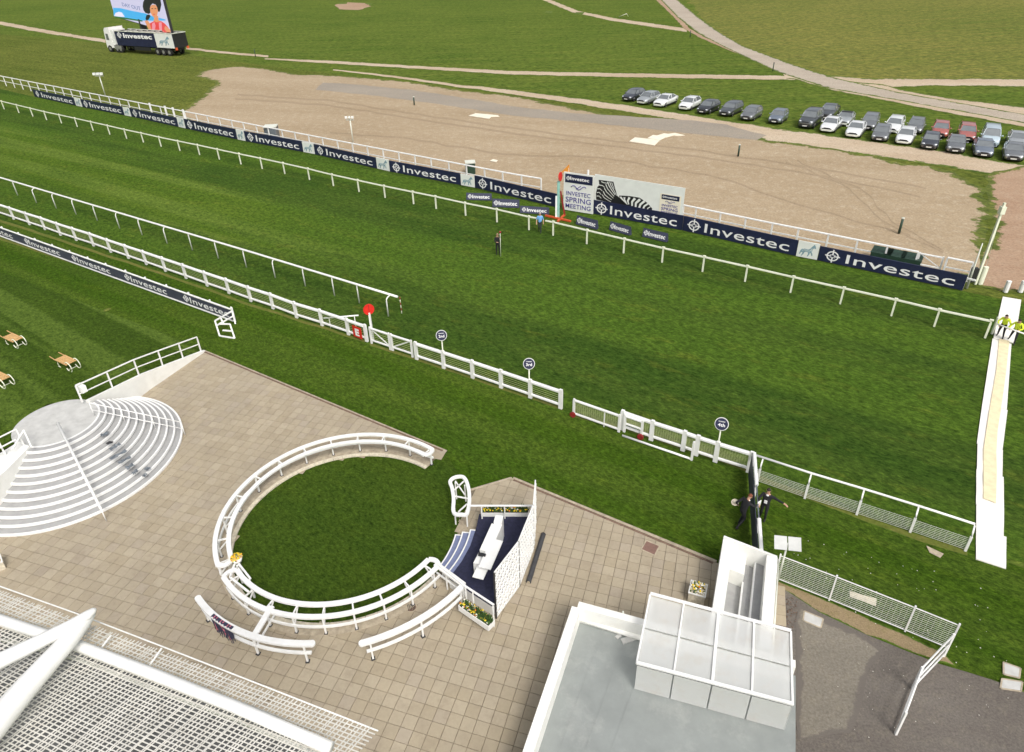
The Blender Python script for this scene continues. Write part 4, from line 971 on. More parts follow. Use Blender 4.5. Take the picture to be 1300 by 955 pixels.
# tall mesh fence above the tarmac
tp = [(991,705),(1062.5,732),(1162,771),(1218,793.5)]; P = [G(x, y, 1.3) for x, y in tp]; P = [Vector((p.x, p.y, 0)) for p in P]
t = thing('mesh_fence', 'tall white wire mesh fence between the lawn and the tarmac', 'fence', P[0]); d = (P[-1]-P[0]).normalized(); up = Vector((0,0,1))
for p in P: mb = MB(); mb.beam(p, p+up*1.36, .055, .055, up=d); part('post', mb, MT['white'], t)
for i in range(3):
    a, b = P[i], P[i+1]; m_ = int((b-a).length/.16); mb = MB()
    for z in (.08, 1.27):
        mb = MB(); mb.beam(a+up*z, b+up*z, .03, .03); part("frame_wire", mb, MT["white"], t)
    mb = MB()
    for k in range(12): mb.beam(a+up*(.16+.092*k), b+up*(.16+.092*k), .010, .011)
    for k in range(1, m_): mb.beam(a.lerp(b, k/m_)+up*.09, a.lerp(b, k/m_)+up*1.26, .0045, .0045, up=d)
    part('mesh_panel', mb, MT['galv'], t)
t = thing('yard_gate', 'white metal gate standing open at the end of the tall mesh fence', 'gate', P[-1])
A, B = G(1211,806,1.15), G(1171,848,1.15); C = G(1150,905,1.15)
for z in (1.15, .62, .15):
    mb = MB(); mb.tube([A-up*(1.15-z), B-up*(1.15-z), C-up*(1.15-z)], .03, 8); part('rail', mb, MT['white'], t)
for p in (A, B, C): mb = MB(); mb.beam(Vector((p.x,p.y,0)), p+up*.04, .07, .07, up=Vector((1,0,0))); part('post', mb, MT['white'], t)
# far running rail (posts and single rail)
fr = [(1.3,128.2),(20.1,132.7),(37.7,137),(55.3,141.3),(74.2,145.3),(94.3,149.6),(114.4,154.1),(135.7,158.9),(157.1,163.9),(178.5,168.4),(201.1,173.5),(225,178.5),(250.1,183.5),(275.3,189),(302.9,194.8),(330,200.4),(358.9,206.6),(390.4,213.7),(421,221.2),(453.7,228.3),(487.1,235.6),(523.6,243.1),(552.5,248.9),(590.2,257.2),(630.4,265.2),(671.4,274.7)]
fr = [(-40,118.6),(-18,123.8)]+fr
def running_rail(label, tops, ends, z=1.2):
    P = [G(x, y, z) for x, y in tops]; t = thing('running_rail', label, 'rail', (P[0].x, P[0].y, 0), group='far running rail'); ang = TANG
    E = [G(*ends[0], z)] if ends[0] else []; E2_ = [G(*ends[1], z)] if ends[1] else []
    mb = MB(); pts = E+P+E2_; mb.tube([p-up*.05 for p in pts], .05, 8, sq=(.12,.09)); part('rail', mb, MT['cream'], t)
    for p in P:
        inst_box(t, 'post', .11, .09, z-.10, 'cream', Vector((p.x, p.y, 0)), ang); inst_box(t, 'rail_clamp', .20, .14, .06, 'cream', Vector((p.x, p.y, z)), ang)
    return t
running_rail('white single running rail across the far side of the turf, left of the winning post', fr, (None, (688,277.5)))
running_rail('white single running rail across the far side of the turf, right of the winning post', [(702.3,281.5),(745.5,291.8),(792.8,303),(842.3,314.4),(894.3,325.7),(949.1,337.8),(1007.7,351.2),(1071.8,365.3),(1137.9,379.9),(1193.2,393),(1259,407)], ((692.5,279.5), None))
# near plastic running rail with goose neck posts
feet = [(-1,240),(22.6,248),(46.5,257.7),(71.6,264.7),(96.8,272.3),(123.7,280.3),(152,290),(180.5,298.4),(212.4,309.2),(244.3,317.5),(277.3,328),(313,339.4),(349.6,352.7),(387.8,363.3),(424.8,375.4),(456.2,384.7),(493,401.5)]
def rail_y(x): return interp(x, [0,325,504.7], [225.5,322,377])
GZ = 1.42
R_A, R_B = G(-60, rail_y(-60), GZ), G(504.7, 377, GZ)
rd = (G(325,322,1.2)-G(0,225.5,1.2)).normalized()
t = thing('goose_neck_rail', 'white plastic running rail on curved goose neck posts, ending by the red disc', 'rail', (R_A.x, R_A.y, 0))
railP = [G(x, rail_y(x), GZ) for x in (-60, 0, 80, 160, 240, 325, 380, 440, 504.7)]
mb = MB(); mb.tube(railP, .075, 10); part('rail', mb, MT['rail'], t)
def nearest(p):
    best = None
    for i in range(len(railP)-1):
        a, b = railP[i], railP[i+1]; s = max(0, min(1, (p-a).xy.dot((b-a).xy)/(b-a).xy.length_squared)); q = a.lerp(b, s)
        if best is None or (q-p).xy.length < (best-p).xy.length: best = q
    return best
for f in feet:
    F_ = G(*f, 0); q = nearest(F_); w_ = (q-F_); w_.z = 0
    mb = MB(); mb.tube([F_, F_+up*1.08, F_+up*1.22+w_*.10, F_+up*1.32+w_*.38, Vector((q.x, q.y, 1.37))], .045, 8); part('goose_neck_post', mb, MT['rail'], t)
# a short loose rail piece behind the fence
A, B = G(411,404,.7), G(455,400.5,1.0)
t = thing('rail_piece', 'short loose piece of white rail leaning behind the fence left of the red disc', 'rail', (A.x, A.y, 0))
mb = MB(); mb.tube([A, B], .05, 8); part('rail', mb, MT['rail'], t)
for p in (A.lerp(B,.15), A.lerp(B,.88)): mb = MB(); mb.tube([Vector((p.x,p.y,0)), p], .03, 6); part('post', mb, MT['rail'], t)
# white fence behind the hoarding
bx = [(0,96.8),(325,159.4),(650,221.3),(708,231),(863.7,260.3),(975,283),(1236,334.4)]
def back_y(x): return interp(x, [a for a, b in bx], [b for a, b in bx])
cr = [15,58,100,140,185,225,268,312,355,402,450,498,548,598,645,697]
pxs = [-28,-12]+[c/3.978 for c in cr]+[190,203,219,234,248.5,262.5,278,293.5,308.5,325,340,357.5,374,391.5,409,428,447,466,486,506,526.5,547,569.5,592,615,638,662,687]
def back_fence(label, xs, z=1.55):
    P = [G(x, back_y(x), z) for x in xs]; P = [Vector((p.x,p.y,0)) for p in P]; t = thing('rail_fence', label, 'fence', P[0], group='white fences behind the boards'); ang = math.atan2((P[-1]-P[0]).y, (P[-1]-P[0]).x)
    for p in P: inst_box(t, 'post', .12, .10, z, 'white', p, ang)
    for i in range(len(P)-1):
        mb = MB(); mb.bbeam(P[i]+up*(z+.051), P[i+1]+up*(z+.051), .15, .10); part('top_rail', mb, MT['white'], t)
        mb = MB(); mb.beam(P[i]+up*.75, P[i+1]+up*.75, .05, .09); part('middle_rail', mb, MT['white'], t)
    return t
back_fence('white post and rail fence behind the boards, left of the big zebra billboard', pxs)
back_fence('white post and rail fence behind the boards, between the zebra billboard and the green benches', [868,884,915,947,981,1014,1052,1089,1127,1166], 1.4)
back_fence('white post and rail fence behind the boards, from the gate to the flag pole', [1203,1236], 1.4)
gate('white barred gate behind the last navy board', (1168,320.7), (1198,326.6), 1.35, '\\', 0, None, (), False, low=.5)
for x, gl in ((189.5, 'first'), (209, 'second'), (219, 'third'), (232, 'fourth')): # the gate posts of the small gates in the far left part
    p = G(x, back_y(x)-1.5, 1.75); mb = MB(); mb.bbeam(Vector((p.x,p.y,0)), Vector((p.x,p.y,1.85)), .22, .18); single('gate_post', mb, MT['white'], gl+' from the left of the four stout white gate posts behind the third navy board', 'post', (p.x, p.y, 0), 'white gate posts')
# hoarding on the near left, dark boards in a white frame
nb_top = lambda x: interp(x, [0,292.9], [288.4,392]); NT = 1.05
t0 = thing('banner_fence', 'long white framed fence with dusty navy Investec banners on the near left lawn', 'fence', G(0, nb_top(0), NT)*Vector((1,1,0)) if False else Vector((G(0, nb_top(0), NT).x, G(0, nb_top(0), NT).y, 0)))
def nbp(x): p = G(x, nb_top(x), NT); return Vector((p.x, p.y, 0))
for i in range(14):
    pass
postx = [-44,-22,0,21,42,64,86,109,132,157,182,209,237,264,292]
for a, b in zip(postx[:-1], postx[1:]):
    mb = MB(); mb.bbeam(nbp(a)+up*(NT-.04), nbp(b)+up*(NT-.04), .11, .08); part('top_rail', mb, MT['white'], t0)
    mb = MB(); mb.bbeam(nbp(a)+up*.14, nbp(b)+up*.14, .09, .10); part('lower_rail', mb, MT['white'], t0)
ang = math.atan2((nbp(292)-nbp(0)).y, (nbp(292)-nbp(0)).x)
for x in postx: inst_box(t0, 'post', .10, .09, NT+.02, 'white', nbp(x)+Vector((math.sin(ang), -math.cos(ang), 0))*-.11, ang)
for a, b, e0, x0, x1 in ((-44,16,-28,-24,12.5),(16,78,31,34,73),(78,145,91.5,95.5,137),(145,219,159,163.5,209),(219,291.5,234,239,288)):
    Pa, Pb = nbp(a), nbp(b); u, v, n = boards_frame(Pa, Pb)
    mb = MB(); mb.beam(Pa+u*.02+v*(.19+NT-.09)/2, Pb-u*.02+v*(.19+NT-.09)/2, .03, NT-.09-.19); o = part('banner', mb, MT['navyflag'], t0)
    h = NT-.28; q0 = nbp(x0); q1 = nbp(x1)
    emblem(t0, nbp(e0)+v*(.19+h*.52)+n*.017, u, v, h*.62, 'letter', .01, h*.75); words(t0, 'Investec', q0+v*(.19+h*.20)+n*.017, u, v, (q1-q0).length, h*.62, th=.01, bold=.004)
t = thing('stile_frame', 'small white folding frame at the right end of the near banner fence', 'frame', G(290,425,0))
for pts in ([(293,390,1.05),(299,412,0)],[(273,408,.9),(294,396,.9)],[(273,408,.9),(279,427,0)],[(279,412,.85),(292,412,.85)],[(292,412,.85),(298,430,0)],[(279,427,.0),(298,430,.0)],[(283,420,.45),(295,421,.45)],[(275,414,.6),(296,402,.6)],[(280,404,.9),(284,412,.5)]):
    mb = MB(); mb.beam(*[G(*p)+up*.03 for p in pts], .09, .07); part('bar', mb, MT['white'], t)

# ------------------------------------------------------------------ raised lawn, round steps, walls
lineA = [(262,441.5,-.02),(230,431,-.02),(190,416,-.02),(120,390,-.02),(60,367,-.02),(0,345,-.02),(-90,312,-.02)]
lineB = [(258,446.5,.0),(190,472,.95),(150,490,1.35),(107,509,1.58),(60,513,1.6),(33,531,1.6),(-90,585,1.6)]
va = [G(*p) for p in lineA]; vb = [G(*p) for p in lineB]; mb = MB(); nn_ = len(va); SUB = 8; vs = []
for j in range(SUB+1):
    s = j/SUB; s2 = s*s*(3-2*s)
    for a, b in zip(va, vb): p = a.lerp(b, s); p.z = a.z+(b.z-a.z)*s; vs.append(p)
mb.add(vs, [(j*nn_+i, (j+1)*nn_+i, (j+1)*nn_+i+1, j*nn_+i+1) for j in range(SUB) for i in range(nn_-1)], 0, True)
# lawn behind the left wall, level with the platform
q = [G(33,531,1.6), G(22,546,1.6), G(24,560,1.6), G(-90,622,1.6), G(-90,585,1.6)]; mb.add(q, [(0,1,2,3,4)])
terr = struct('raised_lawn', mb, MT['g_terr'])
bm = bmesh.new(); bm.from_mesh(terr.data)
for f in bm.faces:
    if f.normal.z < 0: f.normal_flip()
bm.to_mesh(terr.data)
from mathutils.bvhtree import BVHTree
tb = BVHTree.FromBMesh(bm)
def TG(px, py):
    dd = (FW+RT*((px-650)/FPX)-UP*((py-432.5)/FPX)).normalized(); h = tb.ray_cast(CP, dd); return h[0] if h[0] else G(px, py, 0)
NS = 11; RISE = .15; PC = Vector((-22.02, 26.45, 0)); PR_ = 1.85
steps = thing('round_steps', 'wide fan of pale grey curved steps with white nosings round a round platform', 'steps', SC)
def angc(px, py, z, c): p = G(px, py, z); return math.atan2(p.y-c.y, p.x-c.x)
aR0, aR1 = angc(192,496,0,SC), angc(120,512,1.6,PC); aL0, aL1 = angc(-42,668,0,SC), angc(37,569,1.6,PC)
for k in range(NS):
    s = k/NS; s1 = (k+1)/NS; c = SC.lerp(PC, s); r = 5.02+(PR_-5.02)*s; r1 = 5.02+(PR_-5.02)*s1; z = RISE*(k+1)
    a0 = aL0+(aL1-aL0)*s; a1 = aR0+(aR1-aR0)*s+.06
    mb = MB(); band(mb, c, r1-.16 if k < NS-1 else r-.35, r, a0, a1, max(0, z-.45), z, 56, 0); part('tread', mb, MT['tread'], steps)
    mb = MB(); band(mb, c, r-.075, r+.012, a0, a1, z-.10, z+.006, 56, 0); part('nosing', mb, MT['white'], steps)
mb = MB(); mb.disc(PC+up*(RISE*NS-.3), (0,0,1), PR_+.02, .312, 56); part('platform', mb, MT['concrete'], steps)
mb = MB(); band(mb, PC, PR_-.06, PR_+.03, aL1, aR1, RISE*NS-.2, RISE*NS+.02, 40); part('platform_edge', mb, MT['white'], steps)
# litter lying on the steps
for k, (x, y, sx, kk) in enumerate([(133,552,.4,9),(139.5,563,.25,8),(146,568,.5,8),(150.5,578,.75,7),(158,585,.55,6),(165,593,.35,4),(172,600,.3,3),(184,604,.2,1),(187,596,.2,2)]):
    c = G(x, y, RISE*(kk+1)+.02); mb = MB(); m_ = 6
    ax = Vector((.55,.83,0)); ay = Vector((.83,-.55,0)); vs = [c+ax*((i/m_-.5)*sx+random.uniform(-.03,.03))+ay*((j/3-.5)*.22+random.uniform(-.03,.03))+up*random.uniform(0,.09) for i in range(m_+1) for j in range(4)]
    mb.add(vs, [(i*4+j, i*4+j+1, (i+1)*4+j+1, (i+1)*4+j) for i in range(m_) for j in range(3)], 0)
    single('plastic_film', mb, MT['foil' if k not in (1,) else 'blackp'], ['crumpled grey blue film on the upper step, highest of the litter', 'small black scrap on the steps below the highest film', 'grey blue film strip on the middle steps', 'largest grey blue film on the middle steps', 'long grey blue film right below the largest', 'pale film on the lower middle steps', 'small grey scrap on the lower steps', 'tiny grey scrap on the lowest step', 'tiny scrap near the outer edge of the steps'][k], 'litter', c, 'litter on the round steps')
def wall_strip(name, label, plan, tops, thick, base=0.0):
    t = thing(name, label, 'wall', (plan[0].x, plan[0].y, 0)); mb = MB(); nrm = []
    for i in range(len(plan)):
        d = (plan[min(i+1,len(plan)-1)]-plan[max(i-1,0)]); d.z = 0; d.normalize(); nrm.append(Vector((-d.y, d.x, 0)))
    vs = []
    for p, z, n_ in zip(plan, tops, nrm): vs += [Vector((p.x,p.y,base)), Vector((p.x,p.y,z)), Vector((p.x,p.y,z))+n_*thick, Vector((p.x,p.y,base))+n_*thick]
    m_ = len(plan); fs = [(4*k+i, 4*k+(i+1)%4, 4*k+4+(i+1)%4, 4*k+4+i) for k in range(m_-1) for i in range(4)]+[(3,2,1,0),(4*m_-4,4*m_-3,4*m_-2,4*m_-1)]
    mb.add(vs, fs); part('wall_body', mb, MT['render'], t); return t
pa, pb, pc_ = G(190,496,0), G(261,447,0), G(112,510,1.72)
wt = wall_strip('retaining_wall', 'white tapering wall right of the round steps, sloping down to the lawn corner', [pc_, pa, pb], [1.78, 1.12, .12], .16)
top_pts = [(98,489,2.72),(134.5,474,2.35),(168.4,460,2.12),(199.3,447.6,1.95),(228.8,435,1.52),(252.6,422.5,1.12)]
plan = [pc_, pa, pb]; tops = [1.78,1.12,.12]
def walltop(s):
    L1 = (plan[1]-plan[0]).xy.length; L2 = (plan[2]-plan[1]).xy.length; d_ = s*(L1+L2); n_ = Vector((-(plan[2]-plan[0]).y, (plan[2]-plan[0]).x, 0)).normalized()*.08
    if d_ < L1: p = plan[0].lerp(plan[1], d_/L1); z = tops[0]+(tops[1]-tops[0])*d_/L1
    else: p = plan[1].lerp(plan[2], (d_-L1)/L2); z = tops[1]+(tops[2]-tops[1])*(d_-L1)/L2
    return Vector((p.x, p.y, z))+n_
t = thing('hand_rail', 'white two bar railing on the tapering wall between the steps and the lawn', 'railing', walltop(.0))
fr_ = [-.03,.2,.42,.62,.80,.97]
for i in range(5):
    for h in (1.0, .5):
        mb = MB(); mb.bbeam(walltop(fr_[i])+up*h, walltop(fr_[i+1])+up*h, .07 if h == 1 else .05, .06 if h == 1 else .05); part('bar', mb, MT['white'], t)
for s in fr_: mb = MB(); mb.beam(walltop(s), walltop(s)+up*.98, .07, .05, up=TD); part('post', mb, MT['white'], t)
mb = MB(); mb.box(walltop(0)+up*.75, (.5,.25,.35), ang); part('end_box', mb, MT['white'], t)
mb = MB(); q = [G(24,561,1.72),G(38,567,1.72),(G(12,601,1.5)),(G(-30,650,1.2)),G(-70,690,.9),G(-110,680,.9),G(-90,620,1.72),G(0,576,1.72)]
q = [Vector((p.x,p.y,1.72)) for p in q]; mb.prism([p-up*1.72 for p in q], (0,0,1.74))
single('retaining_wall', mb, MT['render'], 'broad white wall at the left frame edge beside the round steps', 'wall', Vector((q[0].x, q[0].y, 0)))
t = thing('hand_rail', 'white two bar railing on the broad wall at the left frame edge', 'railing', G(10,560,1.74))
for a, b, z in (((20,545),(-60,585),2.7),((20,558),(-60,600),2.3),((30,546),(15,571),2.5),((30,546),(40,568),2.5)):
    mb = MB(); P_ = G(*a, z); Q_ = G(*b, z if z != 2.5 else 2.0); mb.bbeam(P_, Q_, .06, .05); part('bar', mb, MT['white'], t)
for x, y in ((20,545),(-4,557),(-28,569)): p = G(x, y, 2.7); mb = MB(); mb.beam(Vector((p.x,p.y,1.7)), p, .06, .05, up=TD); part('post', mb, MT['white'], t)
def stair_rail(label, a, za, b, zb_, low, npost, w_=.06):
    A, B = G(*a, za), G(*b, zb_); t = thing('stair_rail', label, 'railing', (A.x, A.y, 0))
    mb = MB(); mb.tube([A, B], w_/2, 8); part('hand_rail', mb, MT['white'], t)
    if low: mb = MB(); mb.tube([A-up*low, B-up*low], w_/2.6, 8); part('lower_rail', mb, MT['white'], t)
    for k in range(npost):
        s = k/(npost-1); p = A.lerp(B, s); g_ = max(0.0, min(NS*RISE, (za-.85)*(1-s))) if k < npost-1 else 0
        mb = MB(); mb.tube([Vector((p.x,p.y,g_)), p], .025, 6); part('post', mb, MT['white'], t)
stair_rail('white thin double stair rail crossing the right side of the round steps', (113,511.5), 2.45, (229.5,536), .85, .42, 4, .05)
stair_rail('thick white stair rail down the middle of the round steps', (73,537), 2.5, (128,646), .75, 0, 4, .11)

# lawn benches
def bench():
    t = thing('garden_bench', '', 'bench', (0,0,0), 0, 'benches on the raised lawn')
    for k in range(5): mb = MB(); mb.box((0,-.24+.12*k,.46), (1.15,.095,.03)); part('slat', mb, MT['wood'], t, True)
    for s in (-1, 1):
        mb = MB(); mb.beam((.55,s*.27,.425), (-.6,s*.27,.425), .035, .035); mb.beam((-.6,s*.27,.425), (-1.15,s*.25,.48), .035, .03); part('handle', mb, MT['wood'], t, True)
        mb = MB(); mb.tube([(-.42,s*.25,.02),(-.50,s*.25,.22),(-.38,s*.25,.42)], .024, 6); mb.tube([(-.55,s*.25,.02),(-.3,s*.25,.02)], .024, 6); part('leg', mb, MT['cream'], t, True)
        hoop = [Vector((.62+.30*math.cos(a), s*.24, .32+.30*math.sin(a))) for a in [math.radians(-150+300*k/16) for k in range(17)]]
        mb = MB(); mb.tube(hoop, .026, 6); part('hoop', mb, MT['cream'], t, True)
    mb = MB(); mb.tube([(.36,-.24,.02),(.36,.24,.02)], .022, 6); part('foot_bar', mb, MT['cream'], t, True)
    return t
b0 = bench()
for k, ((x, y), lb) in enumerate((((20,437),'slatted pine barrow bench with white hoops, nearest the banner fence at the left edge'), ((87,466),'slatted pine barrow bench with white hoops, the one nearest the white railing'), ((3,487),'slatted pine barrow bench with white hoops, cut by the left frame edge'))):
    o = b0 if k == 0 else copy_tree(b0); o.location = TG(x, y); o['label'] = lb
    P_, Q_ = TG(x-14, y-7), TG(x+14, y+5); o.rotation_euler = (0,0,math.atan2((Q_-P_).y, (Q_-P_).x)+.0)

# ------------------------------------------------------------------ place signs, discs
def disc_sign(label, base, cen, word, r=.29):
    B = G(*base, 0); z = hz(B, cen[1]); t = thing('place_sign', label, 'sign', B, group='place signs by the fence')
    mb = MB(); mb.tube([B, B+up*(z-r*.8)], .035, 8); part('pole', mb, MT['cream'], t)
    C_ = B+up*z; n = (CP-C_); n.z *= .55; n.normalize(); u = Vector((0,0,1)).cross(n).normalized(); v = n.cross(u)
    mb = MB(); mb.disc(C_-n*.03, n, r*1.06, .03, 28); part('rim', mb, MT['white'], t)
    mb = MB(); mb.disc(C_+n*.001, n, r*.96, .015, 28); part('face', mb, MT['navy'], t)
    words(t, word, C_-u*r*.55-v*r*.38+n*.016, u, v, r*1.1, r*.52); words(t, 'Investec', C_-u*r*.5+v*r*.35+n*.016, u, v, r*1.0, r*.2)
disc_sign('round navy sign reading 2nd on a pole, leftmost of the three', (564,468), (557,426), '2nd')
disc_sign('round navy sign reading 3rd on a pole, middle of the three', (672,504), (671,462), '3rd')
disc_sign('round navy sign reading 4th on a pole, near the dark banner', (908,586), (914.5,538.5), '4th')
B = G(474,433,0); z = hz(B, 393); t = thing('red_disc_post', 'red disc on a white post standing behind the double gate', 'marker post', B)
mb = MB(); mb.beam(B, B+up*(z-.2), .16, .12, up=Vector((1,0,0))); part('post', mb, MT['white'], t)
C_ = B+up*z; n = (TD*.75+Vector((0,-.7,.15))).normalized(); mb = MB(); mb.disc(C_-n*.03, n, .34, .05, 28); part('disc', mb, MT['red'], t)
mb = MB(); mb.beam(C_-up*.32+n*.03, C_+up*.32+n*.03, .03, .02, up=n); part('rib', mb, MT['dkred'], t)
P, Q = G(451,425.5,.18), G(462,430,.18); u, v, n = boards_frame(P, Q); H = .78; Wd = (Q-P).length
t = thing('exit_sign', 'red square sign with a white letter E fixed to the fence by the gate', 'sign', ((P.x+Q.x)/2, (P.y+Q.y)/2, .18))
mb = MB(); mb.beam(P+n*.12+v*H/2, Q+n*.12+v*H/2, .02, H); part('panel', mb, MT['red'], t); words(t, 'E', P+n*.131+u*Wd*.27+v*H*.2, u, v, Wd*.46, H*.6, bold=.05)
A = G(510,398,0); t = thing('striped_pole', 'thin red and white striped pole beyond the end of the goose neck rail', 'pole', A); zt_ = hz(A, 377)
for k in range(6): mb = MB(); mb.tube([A+up*zt_*k/6, A+up*(zt_*(k+1)/6-.002)], .03, 6); part('band', mb, MT['cream' if k % 2 == 0 else 'dkred'], t)
# winning post
B = G(708.5,277,0); z = hz(B, 224); t = thing('winning_post', 'winning post with red disc, teal post and orange red foot bars', 'winning post', B)
mb = MB(); mb.beam(B, B+up*(z-.45), .30, .22, up=Vector((1,0,0))); part('post', mb, MT['teal'], t)
mb = MB(); mb.beam(B+Vector((-.16,-.12,.1)), B+Vector((-.16,-.12,z*.55)), .05, .2, up=Vector((1,0,0))); part('mirror_strip', mb, MT['letter'], t)
C_ = B+up*z+Vector((.12,-.05,0)); n = (Vector((.88,-.47,.05))).normalized(); mb = MB(); mb.disc(C_, n, .38, .05, 28); part('disc', mb, MT['red'], t)
mb = MB(); mb.beam(G(717,273,.1), B+up*(z*.62)+Vector((.2,.3,0)), .14, .14, up=Vector((1,0,0))); part('brace', mb, MT['dkred'], t)
for p, q in (((692.5,273.6),(724.6,281)),((717,272.5),(708,281))):
    mb = MB(); mb.beam(G(*p, .08), G(*q, .08), .16, .14); part('foot_bar', mb, MT['orange'], t)
t2 = G(721,262,0); z = hz(t2, 219); t = thing('amber_pennant', 'small amber triangular pennant on a thin pole behind the white sponsor board', 'pennant', t2)
mb = MB(); mb.tube([t2, t2+up*(z+.4)], .03, 6); part('pole', mb, MT['galv'], t)
mb = MB(); u = Vector((.9,-.4,0)).normalized(); mb.prism([t2+up*(z-.1)-u*.75, t2+up*(z+.05)+u*.1, t2+up*(z+.75)+u*.05], u.cross(up)*.02); part('cloth', mb, MT['amber'], t)
B = G(745,266,0); mb = MB(); mb.bbeam(B, B+up*hz(B, 216), .18, .14); single('white_post', mb, MT['white'], 'tall white post rising behind the sponsor board', 'post', B)
# low turf wedge signs
def wedge(k, a, b, top, label):
    P, Q = G(*a, 0), G(*b, 0); h = hz(P, top); u, v, n = boards_frame(P, Q); Wd = (Q-P).length
    t = thing('turf_sign', label, 'sign', (P+Q)/2, group='small foam signs on the turf')
    mb = MB(); bk = -n*.34; mb.prism([P+up*.02, P+up*h+bk*.5, P+bk], u*Wd); part('body', mb, MT['foamnavy'], t)
    sv_ = (up*(h-.02)+bk*.5).normalized(); nn2 = u.cross(sv_); hh = (up*(h-.02)+bk*.5).length
    emblem(t, P+up*.02+u*Wd*.14+sv_*hh*.5+nn2*.002, u, sv_, hh*.55, th=.01); words(t, 'Investec', P+up*.02+u*Wd*.24+sv_*hh*.26+nn2*.002, u, sv_, Wd*.68, hh*.5, th=.01)
for k, a in enumerate((((592,254),(624,255),245.5,'leftmost'),((625,263),(659,264.5),253,'second from the left'),((660,270.5),(696.5,273),262,'just left of the winning post'),((731,285),(757,292),274,'first right of the winning post'),((773,292),(799,299.5),281.5,'second right of the winning post'),((815,300.5),(846,308),290,'rightmost'))):
    wedge(k, *a[:3], 'small slate navy Investec sign lying on the turf, '+a[3])

# ------------------------------------------------------------------ matting over the turf
def mat_panel(px, z, label):
    P = [G(x, y, z) for x, y in px]; c = sum(P, Vector())/4; t = thing('matting_panel', label, 'matting', (c.x, c.y, 0), group='white matting panels across the turf')
    mb = MB(); n = 14; w1 = P[1]-P[0]; vs = []
    for k in range(n+1):
        a, b = P[0].lerp(P[3], k/n), P[1].lerp(P[2], k/n)
        for s in (0, .33, .66, 1):
            q = a.lerp(b, s); q = q+up*(.025+.02*noise.noise(q*1.2)); vs.append(q)
    fs = [(4*k+i, 4*k+4+i, 4*k+5+i, 4*k+1+i) for k in range(n) for i in range(3)]
    b_ = len(vs); vs += [v-up*.045 for v in vs]; 
    fs += [(4*k, b_+4*k, b_+4*k+4, 4*k+4) for k in range(n)]+[(4*k+3, 4*k+7, b_+4*k+7, b_+4*k+3) for k in range(n)]+[(i, i+1, b_+i+1, b_+i) for i in range(3)]+[(4*n+i, b_+4*n+i, b_+4*n+i+1, 4*n+i+1) for i in range(3)]
    mb.add(vs, fs, 0, False); part('panel', mb, MT['matw'], t); return t, P
mats_px = [([(1273,377),(1296.5,381),(1288,436),(1261,430)],'farthest, under the stewards'),
           ([(1260,430),(1284,437),(1278,520),(1247,513)],'second from the far end'),
           ([(1247,513),(1279,521),(1272.5,572),(1240,563)],'third from the far end'),
           ([(1241,563),(1273,572),(1272.5,606),(1240,596)],'fourth from the far end'),
           ([(1239.5,596),(1274,606),(1274.5,650),(1239,640)],'fifth from the far end'),
           ([(1239.5,640),(1274.5,650),(1274,682),(1239,673)],'sixth, beside the fence end'),
           ([(1239,672),(1277.5,682),(1277,722.5),(1239,710)],'nearest, lying on the lawn side')]
for k, (q, lb) in enumerate(mats_px): mat_panel(q, .004*(k % 2), 'white matting panel across the turf, '+lb)
runner = [(1268,431,1281,434),(1264.5,470,1277,473),(1257,513,1271,516),(1252,545,1266,548),(1248,572,1264.5,576),(1248,596,1265,600),(1248,634,1264,640)]
mb = MB(); vs = []
for a, b, c, d_ in runner:
    p, q = G(a, b, 0), G(c, d_, 0); vs += [p+up*.062, q+up*.062]
mb.add(vs+[v-up*.03 for v in vs], [(2*k, 2*k+2, 2*k+3, 2*k+1) for k in range(6)]+[(2*k, 2*k+14, 2*k+16, 2*k+2) for k in range(6)]+[(2*k+1, 2*k+3, 2*k+17, 2*k+15) for k in range(6)])
single('sand_runner', mb, MT['maty'], 'sandy yellow runner laid along the middle of the white matting', 'runner', G(1260,520))
for k, q in enumerate(([(800,181),(838,184.5),(834,178),(806,175.5)],)): pass
sheets_px = [([(799,180),(831,185),(838,178.5),(806,175)],'largest'),([(822,176),(838,178.5),(846,174.5),(829,172)],'second'),([(833,173),(846,175),(857,172),(843,170)],'third'),([(846,171),(858,173),(869,172.5),(857,169.5)],'fourth, smallest'),([(595,147.5),(621,151.5),(626,146.5),(604,144.5)],'lone one in front of the asphalt strip'),([(621,149),(634,148.8),(632,147),(622,146.5)],'narrow one beside the lone one'),([(622,205),(630,206.5),(632,204.5),(626,203)],'small one behind the boards')]
for k, (q, lb) in enumerate(sheets_px):
    P = [G(x, y, .0) for x, y in q]; mb = MB(); mb.prism([p+up*(.004*k) for p in P], (0,0,.06)); c = sum(P, Vector())/4
    single('white_sheet', mb, MT['sheetw'], 'pale sheet lying on the bare sandy ground, '+lb, 'sheet', c, 'pale sheets on the sandy ground')

